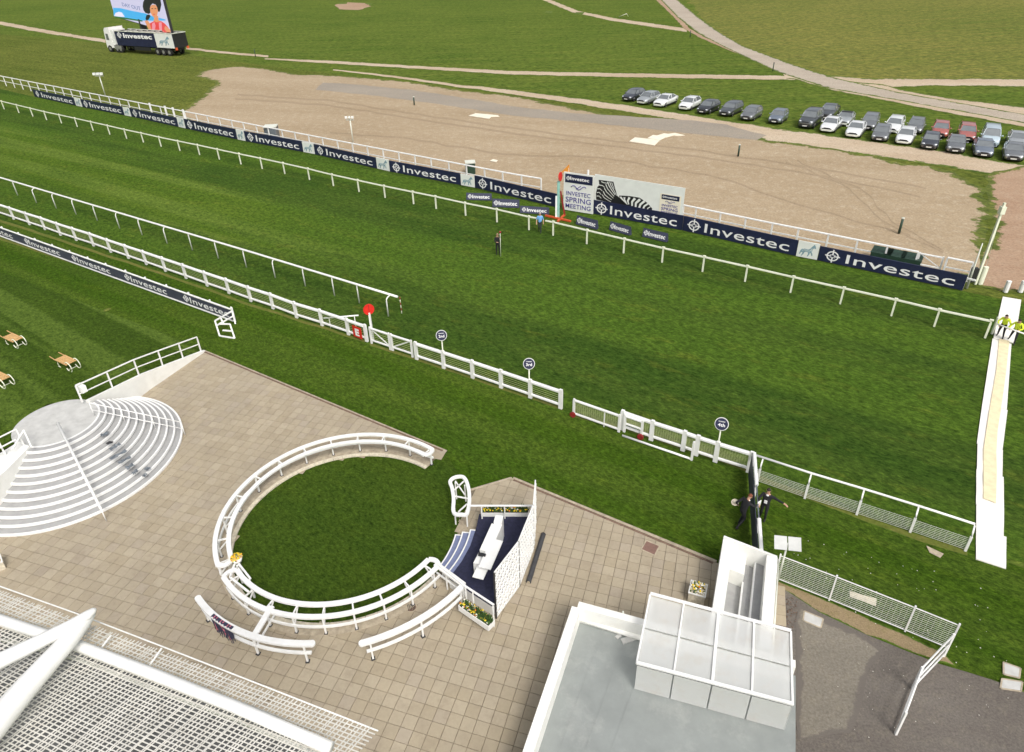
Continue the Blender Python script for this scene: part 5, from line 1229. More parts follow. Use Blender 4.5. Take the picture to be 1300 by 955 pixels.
# ------------------------------------------------------------------ building at the lower right
ZP = 1.6; ZR = .85
def walls(t, pts, z0, z1, wd, name='parapet', mat='render'):
    for a, b in zip(pts[:-1], pts[1:]):
        P, Q = G(*a, z1), G(*b, z1); mb = MB(); mb.beam(Vector((P.x,P.y,(z0+z1)/2)), Vector((Q.x,Q.y,(z0+z1)/2)), wd, z1-z0); part(name, mb, MT[mat], t)
t = thing('low_building', 'low building with a grey flat roof and white parapet at the lower edge', 'building', G(727,765,0))
walls(t, [(734,767.5),(1010,843)], 0, ZP, .26); walls(t, [(731.5,771),(652,1010)], 0, ZP-.004, .30)
q = [G(x, y, ZR) for x, y in [(731,782),(1010,858),(1010,1020),(640,1020)]]; mb = MB(); mb.prism([p-up*.3 for p in q], (0,0,.3)); part('flat_roof', mb, MT['roofgrey'], t)
mb = MB(); mb.tube([G(733,785,ZR+.12), G(818,811,ZR+.12)], .10, 10); part('roof_upstand', mb, MT['render'], t)
mb = MB(); mb.tube([G(791,776,ZP), G(792,800,ZR+.1)], .03, 6); part('downpipe', mb, MT['galv'], t)
mb = MB(); mb.box(G(798,812,ZR+.02), (.5,.2,.05), .3); mb.box(G(785,808,ZR+.02), (.2,.12,.04), .6); part('roof_patch', mb, MT['concrete'], t)
bld = t; ZC = 2.15; cA, cB, cC, cD = G(825.4,755.7,ZC), G(1003.8,803,ZC), G(1006,896,ZC), G(808,843.5,ZC)
t = thing('glazed_canopy', 'frosted glazed canopy in a pale frame over the low building beside the stairwell', 'canopy', Vector((cA.x, cA.y, 0)))
nP = 4
for k in range(nP):
    for j in range(2):
        f = lambda s, r: cA.lerp(cB, s).lerp(cD.lerp(cC, s), r)
        s0, s1 = k/nP+.008, (k+1)/nP-.008; r0, r1 = (.0,.985) if False else (j*.5+.012, (j+1)*.5-.012)
        mb = MB(); qq = [f(s0,r0), f(s1,r0), f(s1,r1), f(s0,r1)]; mb.prism([p-up*.006 for p in qq], (0,0,.012)); part('pane', mb, MT['poly'], t)
for k in range(nP+1):
    mb = MB(); mb.beam(cA.lerp(cB, k/nP)+up*.035, cD.lerp(cC, k/nP)+up*.035, .06 if k not in (2,) else .09, .05); part('glazing_bar', mb, MT['white'], t)
for s, wd in ((0,.09),(1,.10)):
    mb = MB(); mb.beam(cA.lerp(cD, s)+up*.09, cB.lerp(cC, s)+up*.09, wd, .06); part('edge_beam', mb, MT['white'], t)
for k in range(nP):
    a, b = cD.lerp(cC, (k+.02)/nP), cD.lerp(cC, (k+.98)/nP); a = Vector((a.x,a.y,0)); b = Vector((b.x,b.y,0)); mb = MB(); mb.beam(a+up*(ZR+ZC)/2, b+up*(ZR+ZC)/2, .012, ZC-ZR-.12); part('front_pane', mb, MT['poly'], t)
for k in range(2):
    a, b = cB.lerp(cC, (k+.02)/2), cB.lerp(cC, (k+.98)/2); a = Vector((a.x,a.y,0)); b = Vector((b.x,b.y,0)); mb = MB(); mb.beam(a+up*(.1+ZC)/2, b+up*(.1+ZC)/2, .012, ZC-.22); part('side_pane', mb, MT['poly'], t)
for s in (.02, .5, .98):
    for r in (.04,):
        p = cA.lerp(cB, s).lerp(cD.lerp(cC, s), r); mb = MB(); mb.tube([Vector((p.x,p.y,0)), p-up*.02], .04, 6); part('post', mb, MT['white'], t)
# laps on the flat roof
for k in range(5):
    a, b = G(700+30*k-0, 800+8*k, ZR+.004), G(700+30*k-88, 800+8*k+240, ZR+.004)
    if k == 0: continue
    mb = MB(); mb.beam(a, b, .05, .008); part('membrane_lap', mb, MT['roofgrey'], bld)
# lower neighbouring roof under the canopy
t = thing('white_stairwell', 'white walled stairwell with grey treads beside the glazed canopy', 'stairwell', G(918,690,0)); ZS = 1.3
wp = dict(fl=(918.9,681), fr=(986.6,707), nl=(904,776), nr=(988,806))
W_ = {k: Vector((G(*p, ZS).x, G(*p, ZS).y, 0)) for k, p in wp.items()}
def wallb(a, b, wd, z0, z1, name, mat='render', ins=0):
    d = (b-a).normalized(); r = Vector((d.y, -d.x, 0))*ins; mb = MB(); mb.beam(a+r+up*(z0+z1)/2, b+r+up*(z0+z1)/2, wd, z1-z0); part(name, mb, MT[mat], t)
lx = (W_['fr']-W_['fl']).normalized(); ly = (W_['nl']-W_['fl']).normalized(); WW = (W_['fr']-W_['fl']).length; LL = (W_['nl']-W_['fl']).length+.5
o_ = W_['fl']; C4 = lambda a, b, z=0: o_+lx*a+ly*b+up*z
wallb(C4(0,0), C4(WW,0), .10, 0, ZS, 'far_wall'); wallb(C4(.19,.052), C4(.19,LL), .38, 0, ZS-.004, 'left_wall'); wallb(C4(WW-.17,.052), C4(WW-.17,LL), .38, 0, ZS-.008, 'right_wall')
def blk(a0, a1, b0, b1, z0, z1, name, mat):
    mb = MB(); mb.prism([C4(a0,b0,z0), C4(a1,b0,z0), C4(a1,b1,z0), C4(a0,b1,z0)], (0,0,z1-z0)); part(name, mb, MT[mat], t)
blk(.385, WW-.365, .06, LL, .005, .05, 'floor', 'tread'); blk(.385,.95,.06,.95,.05,.75,'landing_block','render')
blk(.95,1.30,.06,LL,.05,.35,'step','tread'); blk(1.30,WW-.365,.06,LL,.05,.65,'step','tread')
for a, z in ((.95,.35),(1.30,.65)): blk(a-.02,a+.04,.95 if a < 1 else .06,LL,.055,z+.01,'nosing','white')
mb = MB(); mb.tube([C4(WW+.10,-.2,1.0), C4(WW+.10,LL,1.0)], .03, 8); part('side_pipe', mb, MT['galv'], t)
mb = MB()
for a in (.2,.9,1.6): mb.tube([C4(a,-.12,ZS-.2), C4(a+.25,-.12,ZS-.2)], .02, 6)
part('bracket', mb, MT['galv'], t, stuff=True)
B = C4(WW+.25,-.15); zt_ = hz(B, 690); t = thing('panel_lamp', 'grey post carrying two white square panels beside the stairwell corner', 'lamp', B)
mb = MB(); mb.tube([B, B+up*zt_], .035, 8); part('post', mb, MT['galv'], t)
nrm = Vector((-.25,-.45,.85)).normalized(); ux = Vector((.97,-.22,0)); ux = (ux-nrm*ux.dot(nrm)).normalized(); uy = nrm.cross(ux)
for s in (-1, 1):
    mb = MB(); mb.box(B+up*zt_+ux*s*.24, (.44,.50,.05), mat=Matrix((ux, uy, nrm)).transposed()); part('panel', mb, MT['lamppanel'], t)
# dark banner fence running from the main fence to the stairwell
P, Q = G(958,574,1.25), G(967,700,1.25); P.z = Q.z = 0; d = (Q-P).normalized()
t = thing('dark_banner_fence', 'white fence with a dark banner running from the rail fence toward the stairwell', 'fence', P)
for a, b in ((0,.36),(.70,1.0)):
    mb = MB(); mb.bbeam(P.lerp(Q,a)+up*1.2, P.lerp(Q,b)+up*1.2, .14, .10); part('top_rail', mb, MT['white'], t)
mb = MB(); mb.beam(P.lerp(Q,.36)+up*1.16, P.lerp(Q,.70)+up*1.16, .05, .05); part('tie_bar', mb, MT['foil'], t)
for s in (0,.34,.7,1): mb = MB(); q = P.lerp(Q, s); mb.bbeam(q, q+up*1.15, .12, .12); part('post', mb, MT['white'], t)
r = Vector((d.y,-d.x,0)); r = r if r.x < 0 else -r
mb = MB(); mb.beam(P.lerp(Q,.03)+r*.10+up*.62, P.lerp(Q,.98)+r*.10+up*.62, .03, 1.0); part('banner', mb, MT['navyflag'], t)

# ------------------------------------------------------------------ steel canopy of the stand, close to the camera
ZK = 12.0
t = thing('stand_canopy', 'white steel arms and wire mesh canopy of the stand at the lower left corner', 'canopy', G(40,850,ZK)); 
def karm(pts, wds, z=ZK, name='arm'):
    P = [G(x, y, z+dz) for x, y, dz in pts]; vs = []
    for i, p in enumerate(P):
        d = (P[min(i+1,len(P)-1)]-P[max(i-1,0)]).normalized(); s = d.cross(up).normalized(); u_ = s.cross(d)
        for k in range(12):
            a = 2*math.pi*k/12; vs.append(p+s*wds[i]*.5*math.cos(a)+u_*wds[i]*.5*math.sin(a))
    n = len(P); fs = [(i*12+k, i*12+(k+1)%12, i*12+12+(k+1)%12, i*12+12+k) for i in range(n-1) for k in range(12)]+[tuple(range(11,-1,-1)), tuple((n-1)*12+k for k in range(12))]
    mb = MB(); mb.add(vs, fs, 0, True); part(name, mb, MT['white'], t)
karm([(122,773,.5),(119,775,.5),(110,782,.5),(90,795,.5),(50,815,.5),(0,839,.5),(-80,880,.5)], [.04,.10,.16,.20,.22,.24,.26])
karm([(120,775,.42),(116,779,.42),(106,791,.42),(88,812,.42),(60,843,.42),(33,873,.42),(-20,935,.42),(-70,990,.42)], [.06,.14,.22,.27,.31,.34,.40,.44])
karm([(-60,768,.1),(0,787,.1),(100,820,.1),(200,858,.1),(300,898,.1),(420,950,.1)], [.17]*6, name='cross_beam')
karm([(-60,796,-.2),(100,838,-.2),(200,876,-.2),(300,914,-.2),(420,965,-.2)], [.05]*5, name='tie_rod')
karm([(-60,727,0),(0,744.5,0),(100,780,0),(200,818.5,0),(322,866,0),(480,928,0)], [.022]*6, name='edge_rod')
mb = MB(); U0_ = G(-60,727,ZK); U1_ = G(480,928,ZK); du = (U1_-U0_); dn = Vector((du.y,-du.x,0)).normalized(); ln = du.length; du.normalize()
skew = du*(-.9); nW = int(ln/.066); nR = 54
for k in range(nW):
    a = U0_+du*(k*.066+random.uniform(-.012,.012)); skew = du*(-.9+random.uniform(-.08,.08))
    mb.beam(a+up*.015*math.sin(k)+du*random.uniform(-.015,.015), a+dn*3.1+skew+du*random.uniform(-.02,.02), .016, .008)
for k in range(1, nR): mb.beam(U0_+dn*k*.057+du*(-.9*k*.057/3.1), U1_+dn*k*.057+du*(-.9*k*.057/3.1), .016, .008)
part('mesh_panel', mb, MT['meshw'], t, stuff=True)
for x, y in ((125,828),(190,845)):
    p = G(x, y, ZK+.05); mb = MB(); mb.beam(p, p+Vector((.12,.22,.1)), .02, .02); part('bracket', mb, MT['white'], t)
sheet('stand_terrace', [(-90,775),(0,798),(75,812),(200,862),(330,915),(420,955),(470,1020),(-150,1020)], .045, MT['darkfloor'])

# ------------------------------------------------------------------ cars
def carpaint(name, c, met=.3):
    m = paint(name, c, .28, .05, 1.5, metallic=met, coat=1.0); m.node_tree.nodes['Principled BSDF'].inputs['Coat IOR'].default_value = 2.1; m.node_tree.nodes['Principled BSDF'].inputs['Coat Roughness'].default_value = .12; return m
CC = dict(black=carpaint('car_black', (.035,.037,.042), .6), navy=carpaint('car_dark_blue', (.06,.066,.085), .6), white=carpaint('car_white', (.78,.80,.80), 0), silver=carpaint('car_silver', (.50,.53,.54), .5),
          grey=carpaint('car_grey', (.25,.26,.265), .6), bluegrey=carpaint('car_blue_grey', (.22,.26,.32), .5), red=carpaint('car_red', (.40,.10,.075), 0), ltblue=carpaint('car_light_blue', (.46,.56,.62), 0), dgreen=carpaint('car_slate', (.10,.11,.115), .6))
SHAPES = {   # length, half width, hood height, belt height, roof height, windscreen base x, roof front x, roof rear x, rear glass base x, boot height
 'hatch': (4.1, .87, .80, .95, 1.46, .95, .25, -1.45, -1.92, .98), 'saloon': (4.6, .88, .80, .94, 1.42, .98, .30, -.95, -1.62, 1.02),
 'estate': (4.6, .88, .80, .95, 1.46, .98, .30, -1.85, -2.15, 1.0), 'suv': (4.7, .95, 1.02, 1.20, 1.85, 1.10, .55, -2.0, -2.22, 1.22),
 'mini': (3.7, .84, .82, .96, 1.45, .85, .30, -1.35, -1.72, .98), 'pickup': (4.8, .90, .92, 1.08, 1.62, 1.0, .5, -.75, -.95, 1.08), 'van': (4.4, .90, .95, 1.12, 1.85, 1.25, .75, -1.95, -2.1, 1.14), 'open': (4.2, .87, .78, .92, 1.36, .70, .15, -.75, -1.35, .96)}
def car(kind, col, label, px, py, heading, group='cars parked on the grass beside the track', rows=''):
    Ln, hw, hh, bz, rz_, wx, rf, rb, gb, bo = SHAPES[kind]; hl = Ln/2; F = G(px, py, .35); hd = Vector((math.cos(heading), math.sin(heading), 0)); c = Vector((F.x,F.y,0))-hd*hl
    t = thing('parked_car', label, 'car', c, heading, group)
    st_ = [(-hl, hw*.80, .42, bo-.22), (-hl+.10, hw*.93, .28, bo-.05), (gb+.02, hw*.98, .22, bo), (rb, hw, .20, bz+.02), (0, hw, .20, bz), (wx, hw, .20, bz), (wx+.35, hw*.99, .20, hh+.08), (hl-.45, hw*.96, .20, hh), (hl-.12, hw*.88, .24, hh-.10), (hl, hw*.74, .34, hh-.24)]
    vs = []; n = 10
    for x, w_, z0, z1 in st_:
        h = z1-z0; sec = [(-.86,0),(-1,.22),(-1,.70),(-.93,.93),(-.72,1),(.72,1),(.93,.93),(1,.70),(1,.22),(.86,0)]; vs += [(x, a*w_, z0+b*h) for a, b in sec]
    m_ = len(st_); fs = [(i*n+k, i*n+n+k, i*n+n+(k+1)%n, i*n+(k+1)%n) for i in range(m_-1) for k in range(n)]+[tuple(range(n)), tuple((m_-1)*n+k for k in range(n-1,-1,-1))]
    mb = MB(); mb.add(vs, fs, 0, True); part('body', mb, CC[col], t, True)
    bw, tw = hw*.93, hw*.74
    low = [(wx+.02,bw),(0,bw+.01),(gb,bw*.95)]; top = [(rf,tw),((rf+rb)/2,tw+.02),(rb,tw*.97)]
    if kind == 'pickup': pass
    V = []; 
    for (x, w_), z in list(zip(low, (bz-.01,bz-.01,bo-.01)))+list(zip(top, (rz_-.05,rz_-.02,rz_-.06))): V += [(x,-w_,z),(x,w_,z)]
    mb = MB(); mb.add(V, [(0,1,7,6),(5,4,10,11),(0,6,8,2),(2,8,10,4),(7,1,3,9),(9,3,5,11)], 0, False); part('windows', mb, MT['cglass'], t, True)
    mb = MB(); R_ = [(rf+.04,tw*.98,rz_-.06),(rf-.25,tw,rz_-.02),((rf+rb)/2,tw+.02,rz_),(rb+.15,tw,rz_-.025),(rb-.05,tw*.95,rz_-.075)]; vs = []
    for x, w_, z in R_: vs += [(x,-w_,z-.03),(x,-w_*.85,z),(x,0,z+.015),(x,w_*.85,z),(x,w_,z-.03)]
    mb.add(vs, [(i*5+k, i*5+k+1, i*5+6+k, i*5+5+k) for i in range(4) for k in range(4)], 0, True)
    mb.add([(x,y,z-.03) for x,y,z in vs], [(i*5+k, i*5+5+k, i*5+6+k, i*5+k+1) for i in range(4) for k in range(4)], 0, True)
    if kind == 'open': part('soft_top', mb, MT['blackp'], t, True)
    else: part('roof', mb, CC[col], t, True)
    mb = MB()
    for s in (-1,1):
        for a, b in (((wx,bw,bz),(rf,tw,rz_-.04)),((-.15,bw+.012,bz),(-.2,tw+.025,rz_-.03)),((gb,bw*.95,bo),(rb,tw*.97,rz_-.06))): mb.beam((a[0],s*a[1],a[2]),(b[0],s*b[1],b[2]), .06, .06, up=Vector((0,1,0)))
    part('pillars', mb, CC[col], t, True, stuff=True)
    for x in (hl-.85, -hl+.80):
        for s in (-1,1):
            mb = MB(); rr_ = .33 if kind != 'suv' else .38; mb.disc((x, s*(hw-.20)if s>0 else s*(hw-.02)-0*.18, rr_), (0,1,0), rr_, .19, 16); w_ = part('wheel', mb, MT['rubber'], t, True)
            mb = MB(); mb.disc((x, s*(hw-.01)-.02 , rr_), (0,1,0), rr_*.62, .04, 12); o = link('rim', mb.mesh('rim', MT['alloy']), w_)
    for s in (-1,1):
        mb = MB(); mb.ball((hl-.14, s*hw*.68, hh-.16), .17, (.55,1,.5), 8, 5); part('headlight', mb, MT['lampg'], t, True)
        mb = MB(); mb.ball((-hl+.05, s*hw*.76, bo-.22), .13, (.4,.8,1), 8, 5); part('tail_light', mb, MT['red'], t, True)
        mb = MB(); mb.ball((wx-.12, s*(hw+.09), bz+.05), .10, (.6,1.1,.75), 6, 5); part('mirror', mb, CC[col], t, True)
    mb = MB(); mb.beam((hl-.03,-hw*.42,hh-.22),(hl-.03,hw*.42,hh-.22), .08, .11); part('grille', mb, MT['blackp'], t, True)
    mb = MB(); mb.beam((hl+.0,-hw*.66,.34),(hl+.0,hw*.66,.34), .10, .18); part('bumper', mb, MT['blackp' if col not in ('white','silver') else 'galv'], t, True)
    mb = MB(); mb.beam((hl+.055,-.26,.37),(hl+.055,.26,.37), .02, .11); part('number_plate', mb, MT['plate'], t, True)
    if kind in ('pickup',):
        mb = MB(); mb.box((-1.6,0,bo+.01), (1.3,hw*1.5,.04)); part('load_bed', mb, MT['blackp'], t, True)
    mb = MB(); mb.beam((hl-.01,-hw*.60,.52),(hl-.01,hw*.60,.52), .06, .10); part('air_intake', mb, MT['blackp'], t, True)
    for s in (-1,1): mb = MB(); mb.beam((-hl+.5,s*(hw+.003),.27),(hl-.5,s*(hw+.003),.27), .03, .16); part('shaded_sill', mb, MT['blackp'], t, True)  # black sills paint in the shade along the lower body
    mb = MB(); mb.beam((wx+.5,-.4,hh+.03),(hl-.3,-.4,hh-.05), .01, .01); part('bonnet_crease', mb, CC[col], t, True)
    return t
HD = math.atan2(-.76, -.65)
front = [(794.5,126,'hatch','navy','dark blue hatchback, leftmost car of the front row'),(813.5,130,'hatch','silver','silver hatchback, second from the left in the row'),(834.8,133.5,'saloon','white','white saloon, third from the left, left of the other white car'),(867.4,137.5,'hatch','white','white hatchback, fourth from the left, right of the white saloon'),
 (890.5,142,'hatch','black','glossy black hatchback right of the two white cars'),(919,145,'estate','dgreen','dark slate estate car, sixth from the left'),(946.6,150.5,'hatch','grey','dark grey hatchback, seventh from the left'),(982.5,154.5,'mini','bluegrey','small blue grey car standing alone in a wider gap'),(1021.5,160,'suv','dgreen','tall dark off road car, the biggest of the row'),
 (1049,165.5,'saloon','white','white saloon right of the tall dark off road car'),(1081.8,172,'saloon','white','white saloon in front of the grey estate car'),(1115.8,177,'hatch','grey','grey hatchback in front of a white car'),(1146,180.7,'hatch','white','white hatchback in front of a small grey car'),(1179,187,'mini','navy','small dark car in front of the first red car'),
 (1212.6,191.6,'saloon','grey','dark grey saloon in front of the second red car'),(1249,197,'saloon','bluegrey','blue grey saloon in front of the light blue van'),(1286.7,202,'saloon','grey','grey saloon at the right frame edge')]
back = [(1046.6,149.5,'pickup','dgreen','dark pickup behind the tall off road car'),(1069,157,'open','silver','silver convertible with a black soft top behind the white saloon'),(1100.7,162.5,'estate','grey','grey estate car in the second row'),(1131,166.5,'estate','white','white estate car in the second row behind the grey hatchback'),(1159.8,167.5,'hatch','grey','small grey car in the second row behind a white one'),
 (1192.4,172.5,'hatch','red','red hatchback, left of the two red cars'),(1227.6,177,'estate','red','red estate car, right of the two red cars'),(1256,184,'van','ltblue','light blue van in the second row'),(1292,186.5,'saloon','silver','silver saloon in the second row at the right frame edge')]
for k, (x, y, kd, cl, lb) in enumerate(front+back): car(kd, cl, lb, x, y, math.radians(-131+12*(x-794)/500)+(-.03+.02*(k % 4)))

# ------------------------------------------------------------------ screen lorry
S = 1.42
Lf, Lr = G(139,66,0), G(225,72,0); u = (Lr-Lf); u.z = 0; Ln = u.length; u.normalize(); v = Vector((-u.y, u.x, 0))
if v.y < 0: v = -v
lo = thing('screen_lorry', 'white cab articulated lorry with a navy Investec trailer carrying the big video screen', 'lorry', Lf)
Wd = 2.5*S; zb_ = 1.1*S; TS = Lf+u*Ln*.165; TE = Lr
ztop = hz(Vector((TE.x,TE.y,0)), 43.5)
mid = (TS+TE)/2+v*Wd/2; R3 = Matrix((u, v, up)).transposed(); TL = (TE-TS).length; n = -v
mb = MB()
mb.box(TS.lerp(TE,.5)+up*(zb_+ztop)/2+v*.06, (TL,.12,ztop-zb_), mat=R3); part('side_wall', mb, MT['navy'], lo)
mb = MB(); mb.box(TS.lerp(TE,.5)+up*(zb_+ztop)/2+v*(Wd-.06), (TL,.12,ztop-zb_), mat=R3); part('side_wall', mb, MT['blackp'], lo)
mb = MB(); mb.box(TE-u*.06+v*Wd/2+up*(zb_+ztop)/2, (.12,Wd-.25,ztop-zb_), mat=R3); part('rear_wall', mb, MT['blackp'], lo)
mb = MB(); mb.box(TS+u*.06+v*Wd/2+up*(zb_+ztop)/2, (.12,Wd-.25,ztop-zb_), mat=R3); part('front_wall', mb, MT['blackp'], lo)
mb = MB(); mb.box(mid+up*(zb_+.1), (TL-.3,Wd-.3,.2), mat=R3); part('deck', mb, MT['blackp'], lo)
for k in range(9): mb = MB(); mb.box(TS.lerp(TE,(k+.7)/10)+v*Wd/2+up*(ztop-.1), (.12,Wd-.3,.12), mat=R3); part('roof_rib', mb, MT['galv'], lo)
for w0 in (.0, Wd): mb = MB(); mb.beam(TS+v*w0+up*(ztop+.07), TE+v*w0+up*(ztop+.07), .18, .12); part('top_edge', mb, MT['galv'], lo)
mb = MB(); mb.beam(TE+u*.03+up*(ztop+.07), TE+u*.03+v*Wd+up*(ztop+.07), .16, .11); part('top_edge', mb, MT['galv'], lo)
H = ztop-zb_
a0_ = TS+n*.001
emblem(lo, TS+u*TL*.08+up*(zb_+H*.74)+n*.02, u, up, H*.40, th=.03, sx=H*.46); words(lo, 'Investec', TS+u*TL*.15+up*(zb_+H*.57)+n*.02, u, up, TL*.50, H*.33, th=.03, bold=.03)
mb = MB(); mb.beam(TS+u*TL*.70+up*(zb_+H/2)+n*.02, TE-u*.05+up*(zb_+H/2)+n*.02, .04, H-.05); part('white_panel', mb, MT['boardw'], lo); place(lo, 'zebra_print', zme, TS+u*TL*.75+up*(zb_+H*.1)+n*.05, u, up, TL*.2, H*.8, .02)
for s in (.08,.92): mb = MB(); mb.box(TE+u*.08+v*Wd*s+up*(zb_-.1), (.1,.55,.5), mat=R3); part('tail_light', mb, MT['orange'], lo)
mb = MB(); mb.box(mid+up*(zb_-.25), (TL-.5,Wd*.5,.3), mat=R3); part('chassis', mb, MT['blackp'], lo)
mb = MB(); mb.box(TS.lerp(TE,.42)+v*.15+up*(zb_-.45), (TL*.28,.15,.7), mat=R3); part('side_skirt', mb, MT['blackp'], lo)
for s in (.68,.78,.88):
    for w0 in (.05, Wd-.55):
        mb = MB(); mb.disc(TS.lerp(TE,s)+v*w0+up*.72, v, .70, .5, 18); wv = part('wheel', mb, MT['rubber'], lo); mb = MB(); mb.disc(TS.lerp(TE,s)+v*(w0-.02)+up*.72, v, .35, .03, 12); o = part('rim', mb, MT['alloy'], wv)
CL = TL*.155; ch = 3.5*S; c0 = Lf-u*.2
prof = [(0,.9),(0,1.9),(.08,2.0),(.35,ch-.5),(.8,ch),(CL*.75,ch+.15),(CL*.8,.9)]
mb = MB(); mb.prism([c0+u*x+up*z for x, z in prof], v*Wd); part('cab', mb, MT['white'], lo)
mb = MB(); mb.prism([c0-u*.02+u*x+up*z+v*.25 for x, z in ((.06,2.15),(.30,ch-.75),(.34,ch-.75),(.10,2.15))], v*(Wd-.5)); part('windscreen', mb, MT['cglass'], lo)
mb = MB(); mb.prism([c0+u*x+up*z+n*.03 for x, z in ((.45,2.5),(.65,ch-1.2),(CL*.5,ch-1.2),(CL*.5,2.5))], v*.03); part('side_window', mb, MT['cglass'], lo)
mb = MB(); mb.box(c0+u*(CL*.95)+v*Wd/2+up*(ch*.62), (.5,Wd*.9,ch*.6), mat=R3); part('wind_deflector', mb, MT['boardw'], lo)
for s in (.9, CL*1.15, CL*1.55):
    for w0 in (.05, Wd-.5):
        mb = MB(); mb.disc(c0+u*s+v*w0+up*.72-v*.08, v, .70, .5, 18); wv = part('wheel', mb, MT['rubber'], lo); mb = MB(); mb.disc(c0+u*s+v*(w0-.11)+up*.72, v, .36, .03, 12); part('rim', mb, MT['alloy'], wv)
mb = MB(); mb.box(c0+u*(CL*1.3)+v*.2+up*1.1, (2.2,.6,.7), mat=R3); part('fuel_tank', mb, MT['alloy'], lo)
# the raised screen, turned a little away from the trailer
Bl, Br = G(146,21,ztop+.1), G(217.3,42,ztop+.1); su = (Br-Bl); su.z = 0; SW = su.length; su.normalize(); sn = su.cross(up)
if sn.dot(CP-Br) < 0: sn = -sn
SH = 9.0
sc_ = thing('video_screen', 'big lit video screen showing a woman in a black hat and red dress', 'screen', (Bl+Br)/2)
mb = MB(); mb.beam(Bl+up*SH/2-sn*.3, Br+up*SH/2-sn*.3, .5, SH+.3); part('cabinet', mb, MT['blackp'], sc_)
mb = MB(); mb.beam((Bl+Br)/2-sn*.5-up*ztop*.5, (Bl+Br)/2-sn*.5+up*1.0, 1.2, 1.2, up=su); part('mast', mb, MT['blackp'], sc_)
EM = [emis('screen_lilac', (.62,.60,.80), .75), emis('screen_blue', (.06,.42,.80), .8), emis('screen_green', (.02,.16,.03), .7), emis('screen_black', (.012,.012,.018), .6), emis('screen_skin', (.72,.30,.14), .8), emis('screen_red', (.75,.06,.06), .8), emis('screen_pink', (.80,.28,.34), .8), emis('screen_text', (.16,.22,.42), .7), emis('screen_cloud', (.75,.72,.88), .85)]
SO = Bl+sn*.0
def sp(x, y): q = onplane(120+x/10, y/10, SO, sn); return ((q-SO).dot(su), (q-SO).z)
def E_(pts): return [sp(*p) for p in pts]
W0, = (SW,)
polys = [([(0.05,.05),(SW-.05,.05),(SW-.05,SH-.05),(.05,SH-.05)], 0, 0),
 (E_([(236,100),(330,105),(480,140),(640,170),(720,200),(870,240),(905,250),(905,262),(760,265),(600,262),(380,222),(248,205)]), 1, 1),
 (E_([(252,205),(270,165),(310,150),(350,160),(385,215),(320,213)]), 8, 2),
 (E_([(250,206),(400,226),(600,258),(620,268),(600,275),(400,245),(255,222)]), 2, 2),
 (E_([(615,85),(620,30),(650,-30),(720,-60),(800,-50),(840,0),(850,60),(840,110),(830,150),(812,150),(800,100),(780,60),(740,45),(715,70),(705,110),(712,165),(690,178),(650,165),(625,130)]), 3, 3),
 (E_([(710,90),(730,62),(770,60),(798,90),(808,140),(800,185),(790,225),(770,232),(740,205),(718,165),(708,125)]), 4, 4),
 (E_([(765,215),(808,200),(815,255),(850,275),(880,310),(760,320),(750,275)]), 4, 3),
 (E_([(700,300),(760,270),(790,285),(850,270),(895,300),(935,345),(965,395),(968,412),(870,412),(735,405),(715,370)]), 5, 5),
 (E_([(820,285),(858,285),(862,400),(830,400)]), 6, 6),
 (E_([(735,300),(765,282),(780,330),(770,380),(735,395)]), 6, 6),
 (E_([(640,262),(680,262),(705,300),(730,392),(705,395),(665,320)]), 4, 6),
 (E_([(900,330),(965,375),(972,412),(925,410),(890,370)]), 4, 6),
 (E_([(652,235),(665,192),(700,185),(715,205),(690,250),(665,262)]), 3, 7),
 (E_([(728,108),(748,104),(748,112),(730,116)]), 3, 8),(E_([(768,104),(788,108),(788,115),(769,112)]), 3, 8),(E_([(748,178),(775,176),(768,188),(752,188)]), 5, 8)]
mz = flat_mesh('picture', [(p, m, l) for p, m, l in polys], EM); place(sc_, 'picture', mz, SO+sn*.001, su, up, 1, 1, .03)
TXTM = EM[7]
p0, p1 = sp(360, 78), sp(585, 100); pt = sp(362, 22)
place(sc_, 'lettering', text_mesh('DAY OUT', TXTM, 0.0), SO+su*p0[0]+up*p0[1]+sn*.05, su, up, (p1[0]-p0[0]), (pt[1]-p0[1])*.8, .03)

# ------------------------------------------------------------------ small things behind the boards
def litbox(label, px, py, w_, h_, mat, group=None, name='bin'):
    B = G(px, py, 0); t = thing(name, label, 'bin', B, group=group); mb = MB(); mb.bbeam(B, B+up*h_, w_, w_*.8, c=.08); part('body', mb, MT[mat], t)
    mb = MB(); mb.box(B+up*(h_+.04), (w_*1.05,w_*1.0,.10), .1); part('lid', mb, MT['galv'], t)
litbox('grey wheeled bin behind the fence, near the left boards', 346, 174, 1.5, 1.3, 'foil')
litbox('dark green bin behind the fence, beside the middle boards', 597.5, 220, 1.0, 1.15, 'dkgreen')
for (x, y, h_), lb in (((526,133.5,1.1),'dark green marker post standing beside the asphalt strip'),((937,198.5,1.2),'dark marker post on the sandy ground below the cars'),((1141,296.5,1.25),'dark marker post on the sandy ground near the green benches'),((324.5,72.5,1.4),'dark marker post on the grass where the sandy path begins'),((876,47.5,1.3),'thin dark post where the two tracks meet'),((981,90.5,1.3),'thin dark post beside the gravel road')):
    B = G(x, y, 0); t = thing('marker_post', lb, 'post', B, group='dark marker posts'); mb = MB(); mb.tube([B, B+up*h_], .10 if y > 100 else .08, 8); part('shaft', mb, MT['dkgreen'], t); mb = MB(); mb.tube([B+up*(h_+.003), B+up*(h_+.08)], .12, 8); part('cap', mb, MT['galv' if y > 100 else 'blackp'], t)
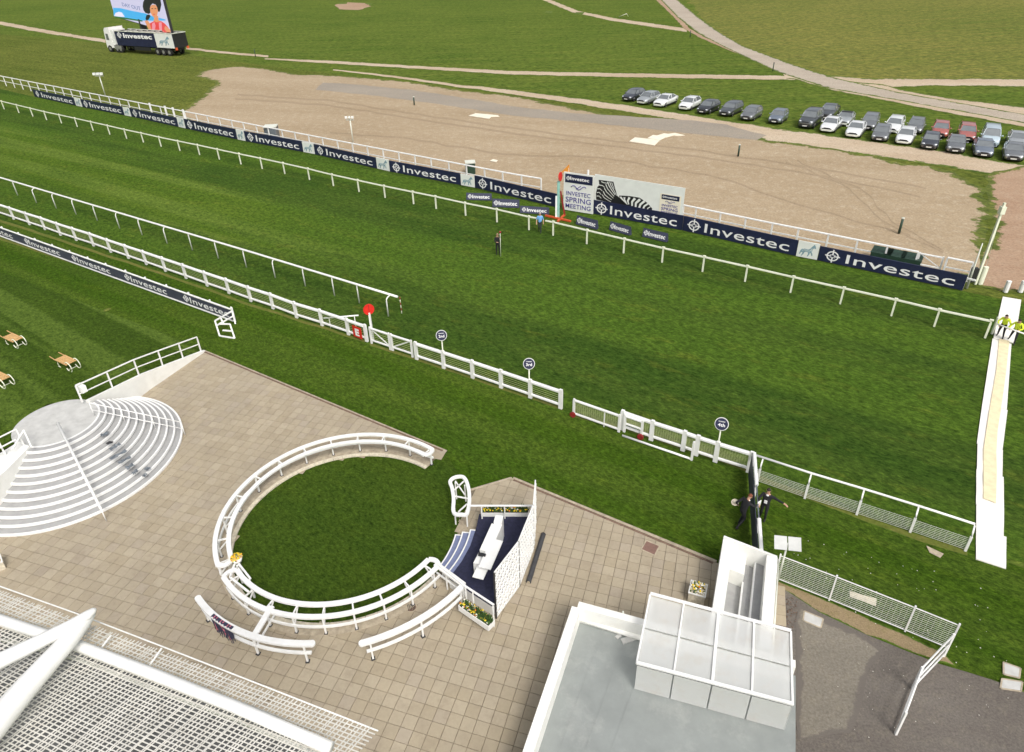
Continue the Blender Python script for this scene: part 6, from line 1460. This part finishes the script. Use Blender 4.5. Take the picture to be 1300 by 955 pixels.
def flood(label, bx_, by_, ty, k=1.0):
    B = G(bx_, by_, 0); z = hz(B, ty); t = thing('floodlight', label, 'floodlight', B, group='floodlights behind the boards'); mb = MB(); mb.tube([B, B+up*z], .08, 8); part('mast', mb, MT['galv'], t)
    mb = MB(); mb.beam(B+up*(z-.3)-Vector((.9,0,0))*k, B+up*(z-.3)+Vector((.9,0,0))*k, .1, .1); part('cross_arm', mb, MT['galv'], t)
    for s in (-.75, 0, .75): mb = MB(); mb.box(B+up*(z+.05)+Vector((s*k,-.25,0)), (.55*k,.4*k,.45*k), .2); part('lamp_head', mb, MT['boardw'], t)
flood('floodlight with three lamp heads behind the fence at the far left', 134, 122, 94, .75); flood('grey floodlight with three lamp heads on the sandy ground', 448.5, 182, 149, .5)
for k, (x, y) in enumerate(((1119,323),(1136,326.5),(1157,330.5))):
    c = G(x, y, .55); t = thing('green_crate', 'dark green slatted crate behind the last navy board, '+('left of three','middle of three','right of three')[k], 'crate', (c.x,c.y,0), group='green slatted crates')
    uu = (G(x+8,y+1.6,.55)-c).normalized(); vv = Vector((-uu.y,uu.x,0)); RR = Matrix((uu,vv,up)).transposed()
    for j in range(6): mb = MB(); mb.box(c+vv*(-.62+.25*j)+up*.30, (1.35,.19,.05), mat=RR); part('slat', mb, MT['dkgreen'], t)
    for s in (-.6,.6):
        mb = MB(); mb.box(c+uu*s-up*.14, (.08,1.4,.80), mat=RR); part('end_panel', mb, MT['dkgreen'], t)
    for s in (-.7,.7): mb = MB(); mb.box(c+vv*s-up*.14, (1.12,.05,.80), mat=RR); part('side_panel', mb, MT['dkgreen'], t)
B = G(1238,361,0); z = hz(B, 257.6); t = thing('flag_pole', 'tall cream square flag pole at the right end of the boards', 'pole', B)
mb = MB(); mb.beam(B, B+up*z, .13, .13, up=Vector((1,0,0))); part('pole', mb, MT['cream'], t); mb = MB(); mb.box(B+up*(z-.5), (.3,.3,.5)); part('pulley_box', mb, MT['cream'], t); mb = MB(); mb.bbeam(B+Vector((.35,0,0)), B+Vector((.35,0,1.3)), .3, .22); part('base_post', mb, MT['cream'], t)
mb = MB(); mb.tube([B+Vector((.4,.1,1.2)), B+Vector((.2,.1,z*.6)), B+Vector((.12,.1,z-.4))], .012, 4); part('halyard', mb, MT['galv'], t)
A = G(1227,366,0); z = hz(A, 309); t = thing('steel_pole', 'slim grey steel pole left of the flag pole', 'pole', A); mb = MB(); mb.tube([A, A+up*z], .09, 8, r2=.03); part('pole', mb, MT['galv'], t); mb = MB(); mb.box(A+Vector((.3,.2,.9)), (.35,.3,1.0)); part('control_box', mb, MT['blackp'], t)
A, B_ = G(1226,353,.9), G(1239,356.5,.9)
mb = MB(); mb.beam(A, B_, .1, .1); mb.beam(Vector((A.x,A.y,0)), A, .1, .1, up=Vector((1,0,0))); single('link_rail', mb, MT['white'], 'short white rail joining the last board to the flag pole', 'rail', (A.x,A.y,0))
for (bx_, by_, ty), lb in (((1276.5,371,357),'leaning white post stub beside the far end of the matting'),((1295.5,371,357),'white post stub at the right frame edge beyond the matting')):
    B = G(bx_, by_, 0); mb = MB(); mb.bbeam(B, B+up*hz(B, ty), .26, .22); single('white_stub_post', mb, MT['white'], lb, 'post', B, 'white stub posts')
A, B_, C_ = G(786,21.5,.1), G(795.5,17.5,1.4), G(797.5,21,.1); mb = MB(); mb.tube([A, B_, C_], .10, 6); single('tilted_barrier', mb, MT['cream'], 'small tilted cream barrier beside the upper sandy path', 'barrier', (C_.x, C_.y, 0))
for (x, y, x2, y2) in ((1222,262,1219,277),(1219,277,1213,292)):
    pass

# ------------------------------------------------------------------ people
CL_ = {}
def cloth_mat(name, c, rough=.9):
    if name not in CL_: CL_[name] = paint(name, c, rough, .15, 9)
    return CL_[name]
SKIN = cloth_mat('skin', (.50,.29,.20), .6)
def person(label, base, face, J, mats, hair, extra=None, scale=1.0, hatless=True):
    """J: joint positions (local, facing +y). mats: dict region -> material"""
    D = dict(pelvis=(0,0,.95), waist=(0,0,1.10), chest=(0,0,1.33), neck=(0,.0,1.48), head0=(0,.01,1.56), head1=(0,.025,1.66), crown=(0,.01,1.735),
             lsh=(-.18,0,1.41), lel=(-.24,-.02,1.13), lwr=(-.24,.06,.88), lha=(-.24,.08,.79), rsh=(.18,0,1.41), rel=(.24,-.02,1.13), rwr=(.24,.06,.88), rha=(.24,.08,.79),
             lhip=(-.09,0,.90), lkn=(-.10,.02,.50), lan=(-.10,-.02,.09), lto=(-.11,.14,.04), rhip=(.09,0,.90), rkn=(.10,.02,.50), ran=(.10,-.02,.09), rto=(.11,.14,.04))
    D.update(J)
    RD = dict(pelvis=(.155,.11), waist=(.145,.105), chest=(.17,.115), neck=(.058,.058), head0=(.066,.072), head1=(.080,.095), crown=(.055,.065), lsh=(.068,.068), lel=(.048,.048), lwr=(.034,.034), lha=(.036,.026), rsh=(.068,.068), rel=(.048,.048), rwr=(.034,.034), rha=(.036,.026),
              lhip=(.092,.092), lkn=(.062,.062), lan=(.043,.043), lto=(.038,.032), rhip=(.092,.092), rkn=(.062,.062), ran=(.043,.043), rto=(.038,.032))
    ED = [('pelvis','waist','top'),('waist','chest','top'),('chest','neck','top'),('neck','head0','skin'),('head0','head1','skin'),('head1','crown','skin'),('chest','lsh','top'),('lsh','lel','sleeve'),('lel','lwr','fore'),('lwr','lha','skin'),('chest','rsh','top'),('rsh','rel','sleeve'),('rel','rwr','fore'),('rwr','rha','skin'),
          ('pelvis','lhip','legs'),('lhip','lkn','legs'),('lkn','lan','legs'),('lan','lto','shoe'),('pelvis','rhip','legs'),('rhip','rkn','legs'),('rkn','ran','legs'),('ran','rto','shoe')]
    names = list(D); vs = [Vector(D[k])*scale for k in names]; rad = [RD[k] for k in names]; idx = {k: i for i, k in enumerate(names)}
    es = [(idx[a], idx[b]) for a, b, _ in ED]; regs = [(vs[idx[a]], vs[idx[b]], r) for a, b, r in ED]
    for s in 'lr':   # four fingers and a thumb on each hand
        w_, h_ = Vector(D[s+'wr'])*scale, Vector(D[s+'ha'])*scale; d = (h_-w_).normalized(); sd_ = d.cross(Vector((0,0,1)) if abs(d.z) < .8 else Vector((0,1,0))).normalized(); cu_ = d.cross(sd_)
        for q, (o, l) in enumerate(((-.03,.07),(-.01,.08),(.01,.078),(.03,.062))):
            i0 = len(vs); k_ = h_+sd_*o+d*.03; vs += [k_, k_+d*l*.5+cu_*.01, k_+d*l*.85+cu_*.035]; rad += [(.011,.011),(.010,.010),(.008,.008)]; es += [(idx[s+'ha'], i0),(i0,i0+1),(i0+1,i0+2)]; regs.append((k_, vs[-1], 'skin'))
        i0 = len(vs); k_ = w_.lerp(h_, .5)+sd_*-.035; vs += [k_, k_+d*.05-sd_*.02]; rad += [(.013,.013),(.010,.010)]; es += [(idx[s+'wr'], i0),(i0,i0+1)]; regs.append((k_, vs[-1], 'skin'))
    me = bpy.data.meshes.new('skeleton'); me.from_pydata(vs, es, []); o = bpy.data.objects.new('skeleton', me); COL.objects.link(o)
    md = o.modifiers.new('skin', 'SKIN'); md.use_smooth_shade = True; o.modifiers.new('sub', 'SUBSURF').levels = 1; o.modifiers['sub'].render_levels = 1
    if not me.skin_vertices: 
        bm_ = bmesh.new(); bm_.from_mesh(me); bm_.verts.layers.skin.verify(); bm_.to_mesh(me); bm_.free()
    sk = me.skin_vertices[0].data
    for i, r in enumerate(rad): sk[i].radius = (r[0]*scale, r[1]*scale); sk[i].use_root = (i == 0)
    me.update(); dg = bpy.context.evaluated_depsgraph_get(); dg.update(); bme = bpy.data.meshes.new_from_object(o.evaluated_get(dg)); bpy.data.objects.remove(o)
    order = ['skin','top','sleeve','fore','legs','shoe']; bme.materials.clear()
    for r in order: bme.materials.append(mats.get(r) or mats.get({'sleeve':'top','fore':'sleeve'}.get(r, 'top')) or mats['top'])
    for p in bme.polygons:
        c = p.center; best = None
        for a, b, r in regs:
            ab = b-a; s = max(0, min(1, (c-a).dot(ab)/max(1e-9, ab.length_squared))); dd = (c-a-ab*s).length
            if best is None or dd < best[0]: best = (dd, r, s)
        r = best[1]; p.material_index = order.index(r); p.use_smooth = True
    t = thing('person', label, 'person', base, face); b_ = link('body', bme, t)
    hc = Vector(D['head1'])*scale; cr = Vector(D['crown'])*scale; hd_ = (cr-Vector(D['neck'])*scale).normalized()
    mb = MB()
    for k in range(1):
        m_ = 10; ringv = []
        for i in range(6):
            th = i/5*1.35
            for j in range(m_): a = 2*math.pi*j/m_; ringv.append(hc+hd_*.01+Vector((.088*math.sin(th)*math.cos(a), .10*math.sin(th)*math.sin(a)-.018, .115*math.cos(th)))*scale)
        mb.add(ringv, [(i*m_+j, (i+1)*m_+j, (i+1)*m_+(j+1)%m_, i*m_+(j+1)%m_) for i in range(5) for j in range(m_)], 0, True)
    hr = part('hair', mb, hair, t, True)
    fy = hc+Vector((0,.098,0))*scale
    mb = MB(); mb.ball(fy+Vector((0,.008,-.012)), .016, (.8,1,1.4), 6, 4); part('nose', mb, SKIN, t, True)
    for s in (-1,1):
        mb = MB(); mb.ball(fy+Vector((s*.032,-.014,.012)), .011, (1.2,.7,.7), 6, 4); part('eye', mb, MT['black'], t, True)
        mb = MB(); mb.ball(hc+Vector((s*.086,0,-.005)), .022, (.5,.9,1.4), 6, 4); part('ear', mb, SKIN, t, True)
    mb = MB(); mb.ball(fy+Vector((0,-.016,-.05)), .02, (1.2,.5,.3), 6, 4); part('mouth', mb, MT['dkred'], t, True)
    return t, b_
def to_world(t, p): R = Matrix.Rotation(t.rotation_euler.z, 3, 'Z'); return t.location+R @ Vector(p)
BLK = cloth_mat('black_suit', (.014,.014,.017)); NVY = cloth_mat('dark_trousers', (.022,.024,.035)); BLU = cloth_mat('sky_blue_shirt', (.16,.38,.72)); HV = cloth_mat('yellow_hi_vis', (.72,.86,.05)); SHO = cloth_mat('dark_shoes', (.02,.018,.016)); WSH = cloth_mat('white_shirt', (.8,.8,.8))
HBL = cloth_mat('fair_hair', (.30,.20,.12)); HGR = cloth_mat('grey_hair', (.35,.33,.31)); HDK = cloth_mat('dark_hair', (.03,.02,.015)); HAU = cloth_mat('auburn_hair', (.16,.05,.025))
def face_to(base, px, py): q = G(px, py, 0)-base; return math.atan2(q.y, q.x)-math.pi/2
b = G(632.3,323.5,0)
t, _ = person('person in black clothes standing on the turf holding a tall pole', b, face_to(b, 640, 600), dict(lsh=(-.18,0,1.41), lel=(-.27,.12,1.22), lwr=(-.22,.30,1.36), lha=(-.21,.34,1.43), rel=(.22,.03,1.13), rwr=(.10,.22,1.12), rha=(.03,.25,1.13)), dict(skin=SKIN, top=BLK, legs=BLK, shoe=SHO), HBL)
q = to_world(t, (-.21,.38,0)); mb = MB(); mb.tube([q+up*.02, q+up*1.95], .022, 6); single('measuring_pole', mb, MT['galv'], 'tall thin pole held upright by the person in black', 'pole', q)
mb = MB(); mb.ball(q+up*2.0, .10, (1,.5,1), 8, 5); single('red_paddle', mb, MT['dkred'], 'small red paddle on top of the pole held by the person in black', 'paddle', q+up*1.95)
b = G(685.5,295.5,0)
person('person in a sky blue shirt and dark trousers walking between the two running rails', b, face_to(b, 660, 420), dict(lel=(-.27,-.05,1.14), lwr=(-.28,.05,.92), lha=(-.28,.07,.84), rel=(.27,.03,1.14), rwr=(.27,.16,.93), rha=(.27,.19,.86), lkn=(-.08,.14,.50), lan=(-.08,.16,.10), lto=(-.08,.32,.05), rkn=(.09,.02,.48), ran=(.10,-.30,.16), rto=(.10,-.16,.05)), dict(skin=SKIN, top=BLU, fore=SKIN, legs=NVY, shoe=SHO), HGR)
lean = lambda a, f: {k: (v[0], v[1]+(v[2]-.95)*a, v[2]-(v[2]-.95)*f) for k, v in dict(waist=(0,0,1.10), chest=(0,0,1.33), neck=(0,0,1.48), head0=(0,.02,1.56), head1=(0,.05,1.65), crown=(0,.05,1.73), lsh=(-.18,0,1.41), rsh=(.18,0,1.41)).items()}
b = G(1268.5,428.5,0); J = lean(.45,.10); J.update(lel=(-.34,.30,1.12), lwr=(-.28,.52,1.02), lha=(-.26,.58,1.0), rel=(.30,.34,1.12), rwr=(.18,.54,1.02), rha=(.14,.60,1.0), lkn=(-.14,.14,.50), lan=(-.18,.05,.09), lto=(-.20,.20,.04), rkn=(.13,.06,.50), ran=(.16,-.22,.09), rto=(.18,-.06,.04))
person('person in yellow hi-vis bending to the rail end, left of the two on the matting', b, face_to(b, 1235, 470), J, dict(skin=SKIN, top=HV, legs=BLK, shoe=SHO), HDK)
b = G(1284,435,0); J = lean(.40,.08); J.update(lel=(-.30,.28,1.15), lwr=(-.16,.44,1.08), lha=(-.12,.48,1.06), rel=(.32,.22,1.12), rwr=(.30,.46,1.05), rha=(.29,.52,1.04), lkn=(-.14,.20,.48), lan=(-.16,.22,.09), lto=(-.18,.38,.04), rkn=(.16,-.10,.50), ran=(.22,-.38,.12), rto=(.24,-.22,.04))
t, _ = person('person in yellow hi-vis carrying a white rail piece, right of the two', b, face_to(b, 1250, 480), J, dict(skin=SKIN, top=HV, legs=BLK, shoe=SHO), HDK)
q1, q2 = to_world(t, (-.75,.56,1.0)), to_world(t, (.95,.50,1.10)); mb = MB(); mb.tube([q1, q2], .045, 8); single('carried_rail', mb, MT['rail'], 'white rail piece carried by the right hand steward', 'rail', Vector((q1.x,q1.y,0)))
B = G(1259,424,0); mb = MB(); mb.beam(B, B+up*1.15, .11, .09, up=Vector((1,0,0))); single('end_post', mb, MT['cream'], 'cream end post of the far running rail beside the stewards', 'post', B)
b = G(938.5,668.5,0); J = lean(.30,.05); J.update(lel=(-.30,-.12,1.14), lwr=(-.32,-.02,.98), lha=(-.33,.02,.93), rel=(.24,.34,1.20), rwr=(.14,.58,1.16), rha=(.12,.64,1.15), lkn=(-.10,.20,.50), lan=(-.10,.02,.09), lto=(-.10,.17,.04), rkn=(.10,.10,.50), ran=(.12,-.28,.12), rto=(.12,-.12,.04))
t, bd = person('person in a black suit with white collar holding a cream hat', b, face_to(b, 1020, 640), J, dict(skin=SKIN, top=BLK, legs=BLK, shoe=SHO), HAU)
q = to_world(t, (-.34,.06,.93)); mb = MB(); mb.disc(q+Vector((-.14,.06,.05)), (-.3,-.3,.9), .15, .02, 20); mb.ball(q+Vector((-.14,.06,.09)), .10, (1,1,.6), 10, 6); single('cream_hat', mb, MT['kerbw'], 'round cream hat in the hand of the left suited person', 'hat', q)
mb = MB(); mb.ball(Vector(J['neck'])+Vector((0,.02,-.03)), .085, (1,1,.5), 8, 5); part('collar', mb, WSH, t, True)
q = to_world(t, (.12,.68,1.13)); mb = MB(); mb.box(q, (.22,.02,.30), .6); single('white_paper', mb, MT['letter'], 'white paper held over the dark banner by the left suited person', 'paper', q)
b = G(967.5,660,0); J = dict(rel=(.28,.16,1.22), rwr=(.20,.34,1.08), rha=(.18,.38,1.03), lel=(-.44,.06,1.40), lwr=(-.69,.10,1.38), lha=(-.78,.12,1.36), lkn=(-.10,.08,.50), ran=(.14,-.12,.09), rto=(.15,.04,.04))
t, _ = person('person in a black suit pointing right with an outstretched arm', b, face_to(b, 915, 760), J, dict(skin=SKIN, top=BLK, legs=BLK, shoe=SHO), HDK)
mb = MB(); mb.ball((0,.05,1.44), .07, (1,.8,.6), 8, 5); part('collar', mb, WSH, t, True); mb = MB(); mb.box((.0,.125,1.12), (.12,.02,.16), .0); part('lapel_badge', mb, WSH, t, True)
